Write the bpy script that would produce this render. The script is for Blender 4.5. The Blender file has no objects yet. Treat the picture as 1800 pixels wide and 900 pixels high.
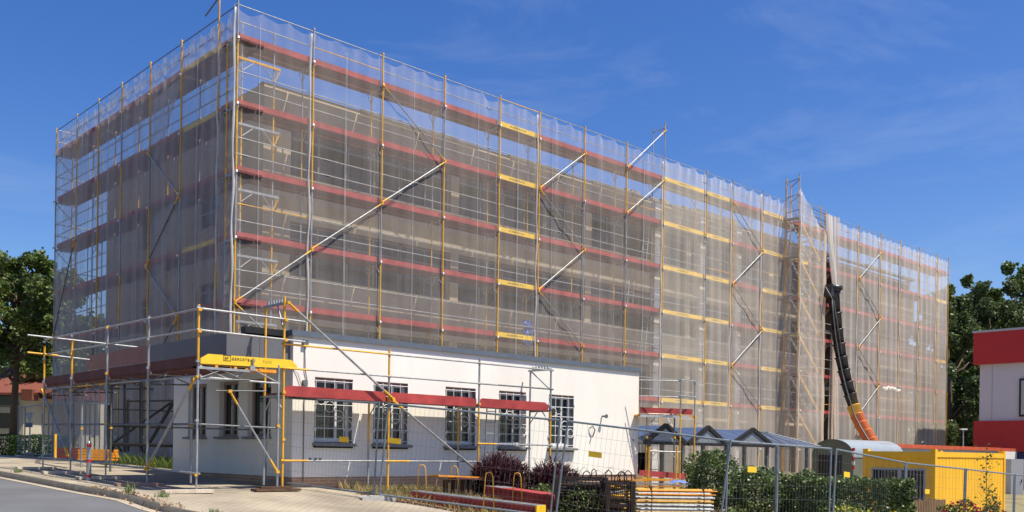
import bpy, math, random
import numpy as np
from mathutils import Vector, Matrix, Euler
R = math.radians
random.seed(7); rng = np.random.default_rng(7)
SC = bpy.context.scene
COL = SC.collection
# ------------------------------------------------------------------ camera, sky, sun, exposure
# world: x along the long facade, y away from it, z up; ground at the white annexe's corner is 0
CAM = Vector((-10.917, -18.677, 0.81)); TH = math.atan2(0.68582, 0.72777)
cd = bpy.data.cameras.new('camera'); cam = bpy.data.objects.new('camera', cd); COL.objects.link(cam)
cd.sensor_width = 36; cd.lens = 1677/1800*36; cd.shift_y = (795.8-450)/1800; cd.clip_end = 3000; cd.clip_start = 0.1
cam.matrix_world = Matrix.Translation(CAM) @ Euler((R(90), 0, -TH)).to_matrix().to_4x4() @ Matrix.Rotation(0.0138, 4, 'Z')
SC.camera = cam
SUN = Vector((0.5, -1.0, 2.15)).normalized()
w = bpy.data.worlds.new('World'); SC.world = w; w.use_nodes = True
nt = w.node_tree; nd = nt.nodes; lk = nt.links
bg = nd['Background']; sky = nd.new('ShaderNodeTexSky'); sky.sky_type = 'NISHITA'; sky.sun_disc = False
sky.sun_elevation = math.asin(SUN.z); sky.sun_rotation = math.atan2(SUN.x, SUN.y)
sky.air_density = 1.0; sky.dust_density = 0.8; sky.ozone_density = 5.0
tc = nd.new('ShaderNodeTexCoord'); mp = nd.new('ShaderNodeMapping'); mp.inputs['Scale'].default_value = (1.0, 2.6, 7.5); mp.inputs['Rotation'].default_value = (0.15, 0.5, 1.9)
nz = nd.new('ShaderNodeTexNoise'); nz.inputs['Scale'].default_value = 1.5; nz.inputs['Detail'].default_value = 9; nz.inputs['Roughness'].default_value = 0.62; nz.inputs['Distortion'].default_value = 0.6
cr = nd.new('ShaderNodeValToRGB'); cr.color_ramp.elements[0].position = 0.5; cr.color_ramp.elements[0].color = (0, 0, 0, 1); cr.color_ramp.elements[1].position = 0.85; cr.color_ramp.elements[1].color = (0.22, 0.22, 0.22, 1)
mx = nd.new('ShaderNodeMixRGB'); mx.inputs['Color2'].default_value = (4.2, 4.9, 6.2, 1)
lk.new(tc.outputs['Generated'], mp.inputs[0]); lk.new(mp.outputs[0], nz.inputs[0]); lk.new(nz.outputs['Fac'], cr.inputs[0])
hs = nd.new('ShaderNodeHueSaturation'); hs.inputs['Saturation'].default_value = 1.3; hs.inputs['Hue'].default_value = .516; hs.inputs['Value'].default_value = 1.0; lk.new(sky.outputs[0], hs.inputs['Color'])
lk.new(cr.outputs[0], mx.inputs['Fac']); lk.new(hs.outputs[0], mx.inputs['Color1']); lk.new(mx.outputs[0], bg.inputs[0])
bg.inputs[1].default_value = 0.10
sd = bpy.data.lights.new('sun', 'SUN'); sd.energy = 4.2; sd.angle = R(0.53); sd.color = (1, 0.95, 0.87)
so = bpy.data.objects.new('sun', sd); COL.objects.link(so); so.rotation_euler = SUN.to_track_quat('Z', 'Y').to_euler(); so.location = (0, -20, 60)
SC.view_settings.view_transform = 'Standard'; SC.view_settings.look = 'None'; SC.view_settings.exposure = 0.68; SC.view_settings.use_white_balance = True; SC.view_settings.white_balance_temperature = 7050; SC.view_settings.white_balance_tint = 8; SC.view_settings.gamma = 1
SC.cycles.transparent_max_bounces = 40; SC.cycles.max_bounces = 6; SC.cycles.diffuse_bounces = 3; SC.cycles.use_denoising = True
try: SC.cycles.denoiser = 'OPENIMAGEDENOISE'
except Exception: pass
SC.cycles.sample_clamp_indirect = 6

# ------------------------------------------------------------------ helpers
def P(px, py, Y):           # a point of the place seen at (px, py) of the photograph, Y metres ahead
    a, b = px-900, py-795.8; c, s = math.cos(.0138), math.sin(.0138)
    a, b = a*c+b*s, -a*s+b*c
    X, Z = a/1677*Y, -b/1677*Y
    ux, uy = 0.72777, 0.68582
    return Vector((CAM.x+ux*X+uy*Y, CAM.y-uy*X+ux*Y, CAM.z+Z))
def interp(x, xs, ys): return float(np.interp(x, xs, ys))
def g(x, y):                # height of the terrain
    h = interp(y, [-40, -19, -8.7, -5.8, -2.7, -1, 1.3, 3.6, 6, 8, 14, 30, 60], [-.85, -.8, -.78, -.5, -.2, -.05, 0, .07, .14, .2, .35, .45, .5])
    return h + interp(x, [.9, 1.8, 3, 8, 18, 28], [0, -.13, -.16, -.33, -.75, -1.0]) * interp(y, [-9, 0, 40, 90], [1, .95, .9, .6])
def tag(o, label=None, cat=None, group=None, kind=None):
    for k, v in (('label', label), ('category', cat), ('group', group), ('kind', kind)):
        if v: o[k] = v
    return o
def thing(name, loc, label, cat, group=None, rz=0.0):
    o = bpy.data.objects.new(name, None); COL.objects.link(o); o.location = loc; o.rotation_euler = (0, 0, rz)
    o.empty_display_size = .2
    return tag(o, label, cat, group)
def copy_tree(o, parent=None):
    c = o.copy(); COL.objects.link(c)
    if parent: c.parent = parent
    for ch in o.children: copy_tree(ch, c)
    return c
class MB:
    def __init__(s): s.v = []; s.f = []; s.m = []; s.n = 0; s.smooth = set()
    def add(s, vs, fs, m=0, smooth=False):
        b = len(s.v); s.v += [tuple(q) for q in vs]
        for f in fs:
            if smooth: s.smooth.add(len(s.f))
            s.f.append([b+i for i in f]); s.m.append(m)
        return s
    def box(s, x0, x1, y0, y1, z0, z1, m=0):
        vs = [(x, y, z) for z in (z0, z1) for y in (y0, y1) for x in (x0, x1)]
        return s.add(vs, [(0, 2, 3, 1), (4, 5, 7, 6), (0, 1, 5, 4), (2, 6, 7, 3), (0, 4, 6, 2), (1, 3, 7, 5)], m)
    def obox(s, c, hx, hy, hz, m=0):   # centre and three half-axis vectors
        c, hx, hy, hz = map(Vector, (c, hx, hy, hz))
        vs = [c+i*hx+j*hy+k*hz for k in (-1, 1) for j in (-1, 1) for i in (-1, 1)]
        return s.add(vs, [(0, 2, 3, 1), (4, 5, 7, 6), (0, 1, 5, 4), (2, 6, 7, 3), (0, 4, 6, 2), (1, 3, 7, 5)], m)
    def bar(s, p, q, wd, ht, m=0):     # flat bar from p to q, ht measured upwards
        p, q = Vector(p), Vector(q); d = (q-p); n = d.cross(Vector((0, 0, 1)))
        if n.length < 1e-6: n = Vector((1, 0, 0))
        n.normalize(); up = n.cross(d).normalized()
        return s.obox((p+q)/2, d/2, n*wd/2, up*ht/2, m)
    def tube(s, p, q, r=.024, m=0, n=7, r2=None, caps=True):
        p, q = Vector(p), Vector(q); d = q-p
        if d.length < 1e-6: return s
        d.normalize(); a = d.orthogonal().normalized(); b = d.cross(a); r2 = r if r2 is None else r2
        vs = []
        for c, rr in ((p, r), (q, r2)):
            for i in range(n):
                t = 2*math.pi*i/n; vs.append(c+a*math.cos(t)*rr+b*math.sin(t)*rr)
        fs = [(i, (i+1) % n, n+(i+1) % n, n+i) for i in range(n)]
        s.add(vs, fs, m, True)
        if caps: s.add(vs, [tuple(range(n))[::-1], tuple(range(n, 2*n))], m)
        return s
    def path(s, pts, r, m=0, n=7):
        pts = [Vector(p) for p in pts]; rs = r if isinstance(r, (list, tuple)) else [r]*len(pts)
        rings = []
        d0 = (pts[1]-pts[0]).normalized(); a = d0.orthogonal().normalized()
        for i, p in enumerate(pts):
            d = (pts[min(i+1, len(pts)-1)]-pts[max(i-1, 0)]).normalized()
            a = (a-d*a.dot(d)); a = a.normalized() if a.length > 1e-6 else d.orthogonal().normalized(); b = d.cross(a)
            rings.append([p+(a*math.cos(2*math.pi*k/n)+b*math.sin(2*math.pi*k/n))*rs[i] for k in range(n)])
        vs = [v for r_ in rings for v in r_]; fs = []
        for i in range(len(pts)-1):
            for k in range(n): fs.append((i*n+k, i*n+(k+1) % n, (i+1)*n+(k+1) % n, (i+1)*n+k))
        fs += [tuple(range(n))[::-1], tuple(range((len(pts)-1)*n, len(pts)*n))]
        return s.add(vs, fs, m, True)
    def clamp(s, p, m=1, r=.045): r *= .8; return s.obox(p, (r, 0, 0), (0, r, 0), (0, 0, r*.8), m)
    def build(s, name, mats, parent=None, label=None):
        me = bpy.data.meshes.new(name)
        off = Vector((0, 0, 0))
        if parent:
            q = parent
            while q: off += q.location; q = q.parent
        me.from_pydata([(a-off.x, b-off.y, c-off.z) for a, b, c in s.v], [], s.f)
        if not isinstance(mats, (list, tuple)): mats = [mats]
        for m in mats: me.materials.append(m)
        me.polygons.foreach_set('material_index', s.m)
        if s.smooth: me.polygons.foreach_set('use_smooth', [i in s.smooth for i in range(len(s.f))])
        me.update()
        o = bpy.data.objects.new(name, me); COL.objects.link(o)
        if parent: o.parent = parent
        if label: o['label'] = label
        return o
def fastmesh(name, V, F, mats, mi=None, parent=None, smooth=False):   # V n*3, F m*k arrays
    me = bpy.data.meshes.new(name); k = F.shape[1]
    me.vertices.add(len(V)); me.vertices.foreach_set('co', V.astype(np.float32).ravel())
    me.loops.add(F.size); me.loops.foreach_set('vertex_index', F.astype(np.int32).ravel())
    me.polygons.add(len(F)); me.polygons.foreach_set('loop_start', np.arange(0, F.size, k, dtype=np.int32)); me.polygons.foreach_set('loop_total', np.full(len(F), k, dtype=np.int32))
    if mi is not None: me.polygons.foreach_set('material_index', mi.astype(np.int32))
    if smooth: me.polygons.foreach_set('use_smooth', np.ones(len(F), dtype=bool))
    for m in (mats if isinstance(mats, (list, tuple)) else [mats]): me.materials.append(m)
    me.update(calc_edges=True); me.validate()
    o = bpy.data.objects.new(name, me); COL.objects.link(o)
    if parent: o.parent = parent
    return o

# ------------------------------------------------------------------ materials
def mat(name, col, rough=.6, metal=0.0, var=.12, scale=6.0, bump=0.0, bscale=None, col2=None, spec=None, stretch=(1, 1, 1), detail=6, thresh=None):
    m = bpy.data.materials.new(name); m.use_nodes = True; n = m.node_tree.nodes; l = m.node_tree.links
    b = n['Principled BSDF']; b.inputs['Roughness'].default_value = rough; b.inputs['Metallic'].default_value = metal
    if spec is not None: b.inputs['Specular IOR Level'].default_value = spec
    tc = n.new('ShaderNodeTexCoord'); mp = n.new('ShaderNodeMapping'); mp.inputs['Scale'].default_value = stretch
    l.new(tc.outputs['Object'], mp.inputs[0])
    nz = n.new('ShaderNodeTexNoise'); nz.inputs['Scale'].default_value = scale; nz.inputs['Detail'].default_value = detail; nz.inputs['Roughness'].default_value = .65
    l.new(mp.outputs[0], nz.inputs[0])
    r = n.new('ShaderNodeValToRGB'); lo, hi = thresh or (.3, .7)
    r.color_ramp.elements[0].position = lo; r.color_ramp.elements[1].position = hi
    c1 = tuple(c*(1-var) for c in col); c2 = col2 if col2 else tuple(min(1, c*(1+var)) for c in col)
    r.color_ramp.elements[0].color = (*c1, 1); r.color_ramp.elements[1].color = (*c2, 1)
    l.new(nz.outputs['Fac'], r.inputs[0]); l.new(r.outputs[0], b.inputs['Base Color'])
    if bump:
        bn = n.new('ShaderNodeTexNoise'); bn.inputs['Scale'].default_value = bscale or scale*4; bn.inputs['Detail'].default_value = 5; l.new(mp.outputs[0], bn.inputs[0])
        bp = n.new('ShaderNodeBump'); bp.inputs['Strength'].default_value = bump; bp.inputs['Distance'].default_value = .02
        l.new(bn.outputs['Fac'], bp.inputs['Height']); l.new(bp.outputs[0], b.inputs['Normal'])
    return m
M = {}
M['galv'] = mat('galvanised_steel', (.37, .38, .385), .5, .5, .3, 9, stretch=(1, 1, .4))
M['galv_dark'] = mat('weathered_steel', (.16, .17, .18), .55, .5, .35, 8)
M['yel'] = mat('yellow_painted_tube', (.78, .37, .02), .5, 0, .3, 5, col2=(.9, .5, .05), stretch=(1, 1, .5))
M['yelpaint'] = mat('yellow_toe_board', (.85, .55, .03), .5, 0, .12, 3)
M['orange'] = mat('orange_painted_steel', (.8, .3, .02), .5, 0, .25, 5)
M['red'] = mat('red_toe_board', (.34, .03, .03), .65, 0, .3, 1.7, bump=.3, col2=(.5, .065, .06))
M['deckred'] = mat('red_brown_plywood', (.13, .03, .028), .7, 0, .3, 2.5, bump=.2)
M['deckgrey'] = mat('steel_deck', (.33, .33, .32), .55, .4, .25, 5)
M['wood'] = mat('weathered_timber', (.58, .5, .4), .85, 0, .3, 4, bump=.3, stretch=(1, 6, 1))
M['darkwood'] = mat('dark_brown_timber', (.1, .055, .03), .8, 0, .4, 4, bump=.3)
M['brownboard'] = mat('brown_board_sheet', (.34, .2, .15), .7, 0, .12, 2)
M['plaster'] = mat('white_render', (.81, .78, .72), .9, 0, .07, .6, stretch=(1, 1, .3), bump=.15, bscale=60)
M['concrete'] = mat('old_beige_facade', (.47, .39, .285), .95, 0, .22, .55, bump=.4, bscale=9, stretch=(1, 1, 1.4))
M['concrete2'] = mat('grey_concrete', (.3, .28, .25), .95, 0, .25, .7, bump=.4, bscale=9)
M['colwhite'] = mat('pale_concrete_column', (.78, .76, .72), .9, 0, .15, 2, bump=.3)
M['roofgrey'] = mat('grey_blue_sheet_metal', (.13, .155, .19), .45, .3, .12, 3)
M['fascia'] = mat('dark_grey_fascia', (.15, .155, .17), .5, .25, .1, 1.5)
M['black'] = mat('black_steel', (.018, .018, .02), .5, .2, .3, 6)
M['blackplastic'] = mat('black_plastic', (.022, .023, .026), .38, 0, .3, 5)
M['brick'] = None
M['soffit'] = mat('window_reveal', (.33, .25, .23), .85, 0, .1, 4)
M['sill'] = mat('grey_stone_sill', (.2, .2, .2), .7, 0, .2, 6)
M['winwhite'] = mat('white_window_frame', (.72, .72, .72), .45, 0, .05, 5)
M['grille'] = mat('white_painted_grille', (.75, .76, .77), .45, 0, .08, 5)
M['fence'] = mat('galvanised_fence_tube', (.2, .24, .27), .5, .45, .2, 8)
M['wire'] = mat('fence_wire', (.24, .25, .26), .5, .5, .15, 8)
M['cblock'] = mat('concrete_foot', (.45, .44, .42), .95, 0, .2, 8, bump=.4)
M['tagyel'] = mat('yellow_tag_plate', (.9, .55, .03), .5, 0, .08, 8)
M['contyel'] = mat('yellow_container_paint', (.86, .47, .025), .45, 0, .1, 1.6, stretch=(1, 1, .25), bump=.1, bscale=3)
M['contred'] = mat('red_orange_container_paint', (.5, .1, .05), .5, 0, .25, 3)
M['contgrey'] = mat('pale_grey_container_panel', (.42, .43, .45), .55, 0, .06, 2)
M['bldred'] = mat('red_cladding', (.5, .02, .025), .5, 0, .06, .6)
M['bldwhite'] = mat('white_cladding', (.6, .56, .6), .6, 0, .04, .6)
M['bldblue'] = mat('blue_cladding', (.02, .04, .16), .5, 0, .1, 1)
M['bluetarp'] = mat('blue_plastic_sheet', (.14, .22, .5), .45, 0, .3, 6)
M['bitumen'] = mat('weathered_grey_coping', (.17, .155, .14), .95, 0, .35, 1.2, bump=.5)
M['rust'] = mat('rusty_steel', (.04, .026, .02), .8, .3, .4, 12, bump=.4)
M['chuteorange'] = mat('orange_chute_plastic', (.8, .2, .06), .5, 0, .1, 3)
M['chuteyel'] = mat('yellow_chute_plastic', (.85, .48, .06), .5, 0, .1, 3)
M['trailer'] = mat('pale_trailer_roof', (.3, .35, .39), .45, .2, .06, 2)
M['trailerend'] = mat('grey_green_trailer_end', (.13, .14, .11), .6, 0, .12, 3)
M['tile'] = mat('red_roof_tile', (.19, .055, .035), .8, 0, .25, 8, bump=.5)
M['bark'] = mat('bark', (.09, .065, .045), .95, 0, .3, 6, bump=.6)
M['inkdark'] = mat('dark_lettering', (.03, .028, .02), .7, 0, .1, 8)
M['inkpale'] = mat('pale_ochre_lettering', (.55, .36, .02), .7, 0, .1, 8)
M['redtape'] = mat('red_band', (.5, .02, .03), .5, 0, .1, 8)
M['pots'] = mat('glazed_white', (.6, .62, .62), .4)
def leaf(name, c1, c2, rough=.5, transl=.3, scale=.7):
    m = bpy.data.materials.new(name); m.use_nodes = True; n = m.node_tree.nodes; l = m.node_tree.links
    b = n['Principled BSDF']; b.inputs['Roughness'].default_value = rough; out = n['Material Output']
    geo = n.new('ShaderNodeNewGeometry')
    mixc = n.new('ShaderNodeMixRGB'); mixc.inputs[1].default_value = (*c1, 1); mixc.inputs[2].default_value = (*c2, 1)
    l.new(geo.outputs['Random Per Island'], mixc.inputs[0]); l.new(mixc.outputs[0], b.inputs['Base Color'])
    t = n.new('ShaderNodeBsdfTranslucent'); l.new(mixc.outputs[0], t.inputs[0])
    mx = n.new('ShaderNodeMixShader'); mx.inputs[0].default_value = transl
    l.new(b.outputs[0], mx.inputs[1]); l.new(t.outputs[0], mx.inputs[2]); l.new(mx.outputs[0], out.inputs['Surface'])
    return m
M['leaf'] = leaf('tree_leaf', (.06, .1, .022), (.17, .23, .055))
M['leafdark'] = leaf('dark_tree_leaf', (.05, .085, .032), (.13, .175, .055))
M['ivy'] = leaf('ivy_leaf', (.045, .085, .02), (.15, .21, .06), .45, .2)
M['hedge'] = leaf('hedge_leaf', (.025, .06, .012), (.06, .12, .025))
M['purple'] = leaf('purple_leaf', (.035, .012, .018), (.11, .035, .05), .4)
M['yflower'] = leaf('yellow_petal', (.75, .6, .02), (.85, .7, .1))
M['ygreen'] = leaf('yellow_green_leaf', (.08, .13, .015), (.2, .26, .04))
M['rose'] = leaf('crimson_petal', (.3, .008, .04), (.5, .02, .09))
M['straw'] = leaf('dry_grass', (.3, .22, .1), (.5, .38, .18), .8)
M['weed'] = leaf('weed_leaf', (.07, .11, .02), (.14, .2, .05))
M['litter'] = leaf('fallen_leaf', (.3, .14, .06), (.55, .4, .25), .8)
def glass(name, tint=(.02, .025, .03), rough=.04):
    m = bpy.data.materials.new(name); m.use_nodes = True; b = m.node_tree.nodes['Principled BSDF']
    b.inputs['Base Color'].default_value = (*tint, 1); b.inputs['Roughness'].default_value = rough; b.inputs['Specular IOR Level'].default_value = .35
    n = m.node_tree.nodes; l = m.node_tree.links; tcn = n.new('ShaderNodeTexCoord'); q = n.new('ShaderNodeTexNoise'); q.inputs['Scale'].default_value = 1.1
    bp = n.new('ShaderNodeBump'); bp.inputs['Strength'].default_value = .06; l.new(tcn.outputs['Object'], q.inputs[0]); l.new(q.outputs[0], bp.inputs['Height']); l.new(bp.outputs[0], b.inputs['Normal'])
    return m
M['glass'] = glass('dark_window_glass')
M['oldglass'] = glass('dusty_dark_glass', (.012, .012, .012), .12)
M['dark'] = mat('dark_interior', (.02, .02, .02), .9)
def clearglass():
    m = bpy.data.materials.new('blue_tinted_roof_glass'); m.use_nodes = True; n = m.node_tree.nodes; l = m.node_tree.links
    b = n['Principled BSDF']; b.inputs['Base Color'].default_value = (.1, .165, .33, 1); b.inputs['Roughness'].default_value = .18
    t = n.new('ShaderNodeBsdfTransparent'); t.inputs[0].default_value = (.7, .8, .95, 1); mx = n.new('ShaderNodeMixShader'); mx.inputs[0].default_value = .55
    l.new(t.outputs[0], mx.inputs[1]); l.new(b.outputs[0], mx.inputs[2]); l.new(mx.outputs[0], n['Material Output'].inputs['Surface']); return m
M['roofglass'] = clearglass()
M['greyglass'] = clearglass(); M['greyglass'].name = 'grey_gable_glass'; M['greyglass'].node_tree.nodes['Principled BSDF'].inputs['Base Color'].default_value = (.3, .33, .33, 1)
def netmat(name, col, a0, axis='x'):
    m = bpy.data.materials.new(name); m.use_nodes = True; n = m.node_tree.nodes; l = m.node_tree.links; n.remove(n['Principled BSDF'])
    d = n.new('ShaderNodeBsdfDiffuse'); d.inputs[0].default_value = (*col, 1); t = n.new('ShaderNodeBsdfTranslucent'); t.inputs[0].default_value = (*col, 1)
    mx = n.new('ShaderNodeMixShader'); mx.inputs[0].default_value = .38; l.new(d.outputs[0], mx.inputs[1]); l.new(t.outputs[0], mx.inputs[2])
    tr = n.new('ShaderNodeBsdfTransparent')
    geo = n.new('ShaderNodeNewGeometry'); dot = n.new('ShaderNodeVectorMath'); dot.operation = 'DOT_PRODUCT'; l.new(geo.outputs['Normal'], dot.inputs[0]); l.new(geo.outputs['Incoming'], dot.inputs[1])
    def mth(op, a, b=None, **k):
        q = n.new('ShaderNodeMath'); q.operation = op
        for i, v in ((0, a), (1, b)):
            if v is None: continue
            if isinstance(v, (int, float)): q.inputs[i].default_value = v
            else: l.new(v, q.inputs[i])
        return q.outputs[0]
    ab = mth('MAXIMUM', mth('ABSOLUTE', dot.outputs['Value']), .3)
    inv = mth('DIVIDE', 1.0, ab)                                   # threads cover more of a cloth seen edge-on
    tcn = n.new('ShaderNodeTexCoord'); mp = n.new('ShaderNodeMapping'); mp.inputs['Scale'].default_value = (5, 5, .18); l.new(tcn.outputs['Object'], mp.inputs[0])
    q = n.new('ShaderNodeTexNoise'); q.inputs['Scale'].default_value = 1.6; q.inputs['Detail'].default_value = 5; l.new(mp.outputs[0], q.inputs[0])
    q2 = n.new('ShaderNodeTexNoise'); q2.inputs['Scale'].default_value = .5; q2.inputs['Detail'].default_value = 3; l.new(tcn.outputs['Object'], q2.inputs[0])
    mp3 = n.new('ShaderNodeMapping'); mp3.inputs['Scale'].default_value = (60, 60, 60); l.new(tcn.outputs['Object'], mp3.inputs[0])
    v1 = mth('MULTIPLY', mth('SUBTRACT', q.outputs['Fac'], .5) , .09); v2 = mth('MULTIPLY', mth('SUBTRACT', q2.outputs['Fac'], .5), .16)
    cover = mth('ADD', mth('ADD', v1, v2), a0); cover = mth('MINIMUM', mth('MAXIMUM', cover, .05), .9)
    op = mth('SUBTRACT', 1.0, mth('POWER', mth('SUBTRACT', 1.0, cover), inv))
    ms = n.new('ShaderNodeMixShader'); l.new(op, ms.inputs[0]); l.new(tr.outputs[0], ms.inputs[1]); l.new(mx.outputs[0], ms.inputs[2])
    l.new(ms.outputs[0], n['Material Output'].inputs['Surface']); return m
M['net'] = netmat('white_debris_net', (.88, .8, .73), .148)
M['netwarm'] = netmat('beige_debris_net', (.95, .87, .78), .235)
M['netend'] = netmat('shade_grey_debris_net', (.6, .57, .57), .24)  # darker copy of the net, shade of the short side put into its colour
M['netroll'] = netmat('gathered_debris_net', (.9, .86, .8), .6)
def brickmat(name, c1, c2, mortar, scale, bw, rh, off=.5, msize=.012, vertical=True):
    m = bpy.data.materials.new(name); m.use_nodes = True; n = m.node_tree.nodes; l = m.node_tree.links; b = n['Principled BSDF']; b.inputs['Roughness'].default_value = .9
    tcn = n.new('ShaderNodeTexCoord'); sx = n.new('ShaderNodeSeparateXYZ'); cx = n.new('ShaderNodeCombineXYZ'); l.new(tcn.outputs['Object'], sx.inputs[0])
    if vertical:
        ad = n.new('ShaderNodeMath'); ad.operation = 'ADD'; l.new(sx.outputs[0], ad.inputs[0]); l.new(sx.outputs[1], ad.inputs[1]); l.new(ad.outputs[0], cx.inputs[0]); l.new(sx.outputs[2], cx.inputs[1])
    else: l.new(sx.outputs[0], cx.inputs[0]); l.new(sx.outputs[1], cx.inputs[1])
    bt = n.new('ShaderNodeTexBrick'); bt.inputs['Scale'].default_value = scale; bt.inputs['Brick Width'].default_value = bw; bt.inputs['Row Height'].default_value = rh; bt.offset = off
    bt.inputs['Mortar Size'].default_value = msize; bt.inputs['Color1'].default_value = (*c1, 1); bt.inputs['Color2'].default_value = (*c2, 1); bt.inputs['Mortar'].default_value = (*mortar, 1)
    l.new(cx.outputs[0], bt.inputs[0])
    q = n.new('ShaderNodeTexNoise'); q.inputs['Scale'].default_value = .6; q.inputs['Detail'].default_value = 8; l.new(tcn.outputs['Object'], q.inputs[0])
    rr = n.new('ShaderNodeValToRGB'); rr.color_ramp.elements[0].position = .35; rr.color_ramp.elements[0].color = (.62, .6, .58, 1); rr.color_ramp.elements[1].position = .68; rr.color_ramp.elements[1].color = (1.1, 1.08, 1.04, 1); l.new(q.outputs[0], rr.inputs[0])
    mu = n.new('ShaderNodeMixRGB'); mu.blend_type = 'MULTIPLY'; mu.inputs[0].default_value = 1; l.new(bt.outputs['Color'], mu.inputs[1]); l.new(rr.outputs[0], mu.inputs[2]); l.new(mu.outputs[0], b.inputs['Base Color'])
    bp = n.new('ShaderNodeBump'); bp.inputs['Strength'].default_value = .35; bp.inputs['Distance'].default_value = .01; bp.invert = True; l.new(bt.outputs['Fac'], bp.inputs['Height']); l.new(bp.outputs[0], b.inputs['Normal'])
    return m
M['brick'] = brickmat('red_brick_plinth', (.6, .33, .2), (.5, .25, .15), (.55, .48, .38), 1, .25, .075)
M['paver'] = brickmat('block_paving', (.44, .39, .3), (.39, .34, .27), (.2, .17, .13), 1, .2, .1, msize=.008, vertical=False)
M['asphalt'] = mat('asphalt', (.12, .125, .135), .9, 0, .2, .5, bump=.5, bscale=90)
M['kerb'] = mat('granite_kerb', (.1, .09, .08), .9, 0, .35, 3, bump=.5)
M['gutter'] = mat('sandy_gutter', (.36, .31, .24), .95, 0, .25, 2, bump=.4)
M['soil'] = mat('dry_soil_and_grass', (.23, .18, .1), .95, 0, .35, .9, bump=.6, bscale=20, col2=(.3, .27, .14))
M['field'] = mat('distant_ground', (.22, .2, .13), .95, 0, .3, .05, bump=.2, bscale=3)

# ------------------------------------------------------------------ ground, road, pavement, kerb
def sheet(name, xs, ys, fz, m):
    xs = np.array(xs, float); ys = np.array(ys, float); V = []; 
    for y in ys:
        for x in xs: V.append((x, y, fz(x, y)))
    nx = len(xs); F = [(j*nx+i, j*nx+i+1, (j+1)*nx+i+1, (j+1)*nx+i) for j in range(len(ys)-1) for i in range(nx-1)]
    o = fastmesh(name, np.array(V), np.array(F), m, smooth=True); return tag(o, kind='structure')
KERB = [(-3.9, 60), (-3.9, 30), (-3.9, 14), (-3.9, 7.7), (-3.9, 5.4), (-3.9, 2.5), (-3.9, -.5), (-3.9, -2.2), (-3.8, -3.1), (-3.5, -4.0), (-3.0, -4.9), (-2.2, -5.9), (-.8, -7.4), (1, -9.2), (3.2, -10.8), (7, -12), (14, -12.8), (40, -13.4)]
BND = [(1.2, 60), (1.2, 30), (1.2, 14), (1.2, 7.7), (1.2, 5.4), (1.2, 2.5), (1.2, .3), (1.0, -.9), (.62, -1.7), (.55, -2.3), (.75, -2.9), (1.25, -3.7), (1.9, -4.8), (2.6, -6.1), (3.9, -8.4), (7, -8.8), (14, -8.7), (40, -8.6)]
def rdz(x, y): return g(x, y) - (.2 if x < -3.6 or y < -9 else .012)
xs = [-700, -300, -120, -60, -30, -12, -8, -5, -4.2, -3.95] + [-3.2+.4*i for i in range(26)] + [8, 10, 14, 18, 24, 30, 40, 60, 90, 150, 300, 700]
ys = [-300, -100, -40, -20, -14, -12, -10.2] + [-9+.5*i for i in range(42)] + [13, 16, 20, 26, 34, 45, 60, 90, 150, 300, 800]
def gz(x, y):
    z = g(x, y)
    if x < -3.4: return z-.22
    k = np.interp(y, [p[1] for p in KERB[::-1]], [p[0] for p in KERB[::-1]]) if y > -12 else 99
    if y < 3 and x < k+1.4: return z-.22
    return z-.012
sheet('ground', xs, ys, gz, M['soil'])
def strip(name, A, B, n, fz, m, seg=6):
    A = [A[0]]+[(a[0]+(b[0]-a[0])*k/seg, a[1]+(b[1]-a[1])*k/seg) for a, b in zip(A, A[1:]) for k in range(1, seg+1)]
    B = [B[0]]+[(a[0]+(b[0]-a[0])*k/seg, a[1]+(b[1]-a[1])*k/seg) for a, b in zip(B, B[1:]) for k in range(1, seg+1)]
    V = []; F = []
    for a, b in zip(A, B):
        for k in range(n+1):
            x = a[0]+(b[0]-a[0])*k/n; y = a[1]+(b[1]-a[1])*k/n; V.append((x, y, fz(x, y)))
    for j in range(len(A)-1):
        for i in range(n): F.append((j*(n+1)+i, j*(n+1)+i+1, (j+1)*(n+1)+i+1, (j+1)*(n+1)+i))
    return tag(fastmesh(name, np.array(V), np.array(F), m, smooth=True), kind='structure')
def offs(pts, d):
    out = []
    for i, p in enumerate(pts):
        a = pts[max(i-1, 0)]; b = pts[min(i+1, len(pts)-1)]; t = Vector((b[0]-a[0], b[1]-a[1], 0)).normalized()
        out.append((p[0]+t.y*d, p[1]-t.x*d))      # to the right of travel = road side
    return out
strip('pavement', KERB, BND, 10, g, M['paver'])
kb = offs(KERB, .14); gut = offs(KERB, .34); rd = offs(KERB, 9.0)
# kerb stones: top sheet and face
V = []; F = []
for (a, b) in zip(KERB, kb):
    z = g(*a); V += [(a[0], a[1], z+.004), (b[0], b[1], z+.004), (b[0]+(b[0]-a[0])*.15, b[1]+(b[1]-a[1])*.15, z-.15)]
for j in range(len(KERB)-1):
    for i in range(2): F.append((j*3+i, j*3+i+1, (j+1)*3+i+1, (j+1)*3+i))
tag(fastmesh('kerb', np.array(V), np.array(F), M['kerb']), kind='structure')
strip('gutter', [(p[0]+(q[0]-p[0])*1.0, p[1]+(q[1]-p[1])*1.0) for p, q in zip(KERB, kb)], gut, 2, lambda x, y: g(x, y)-.105, M['gutter'])
far = [(-16, 60), (-16, 30), (-16, 14), (-16, 7.7), (-16, 5.4), (-16, 2.5), (-16, -.5), (-16, -2.2), (-16, -8), (-16, -14), (-16, -20), (-14, -26), (-10, -28), (-4, -30), (3, -30), (10, -30), (20, -30), (40, -30)]
strip('road', gut, far, 12, lambda x, y: g(x, y)-.112, M['asphalt'])
strip('path_edging', [(-1.9, 8.8), (-1.7, 12), (.2, 18), (3, 30)], [(-1.78, 8.8), (-1.55, 12), (.4, 18), (3.2, 30)], 1, lambda x, y: g(x, y)+.01, M['kerb'])
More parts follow.
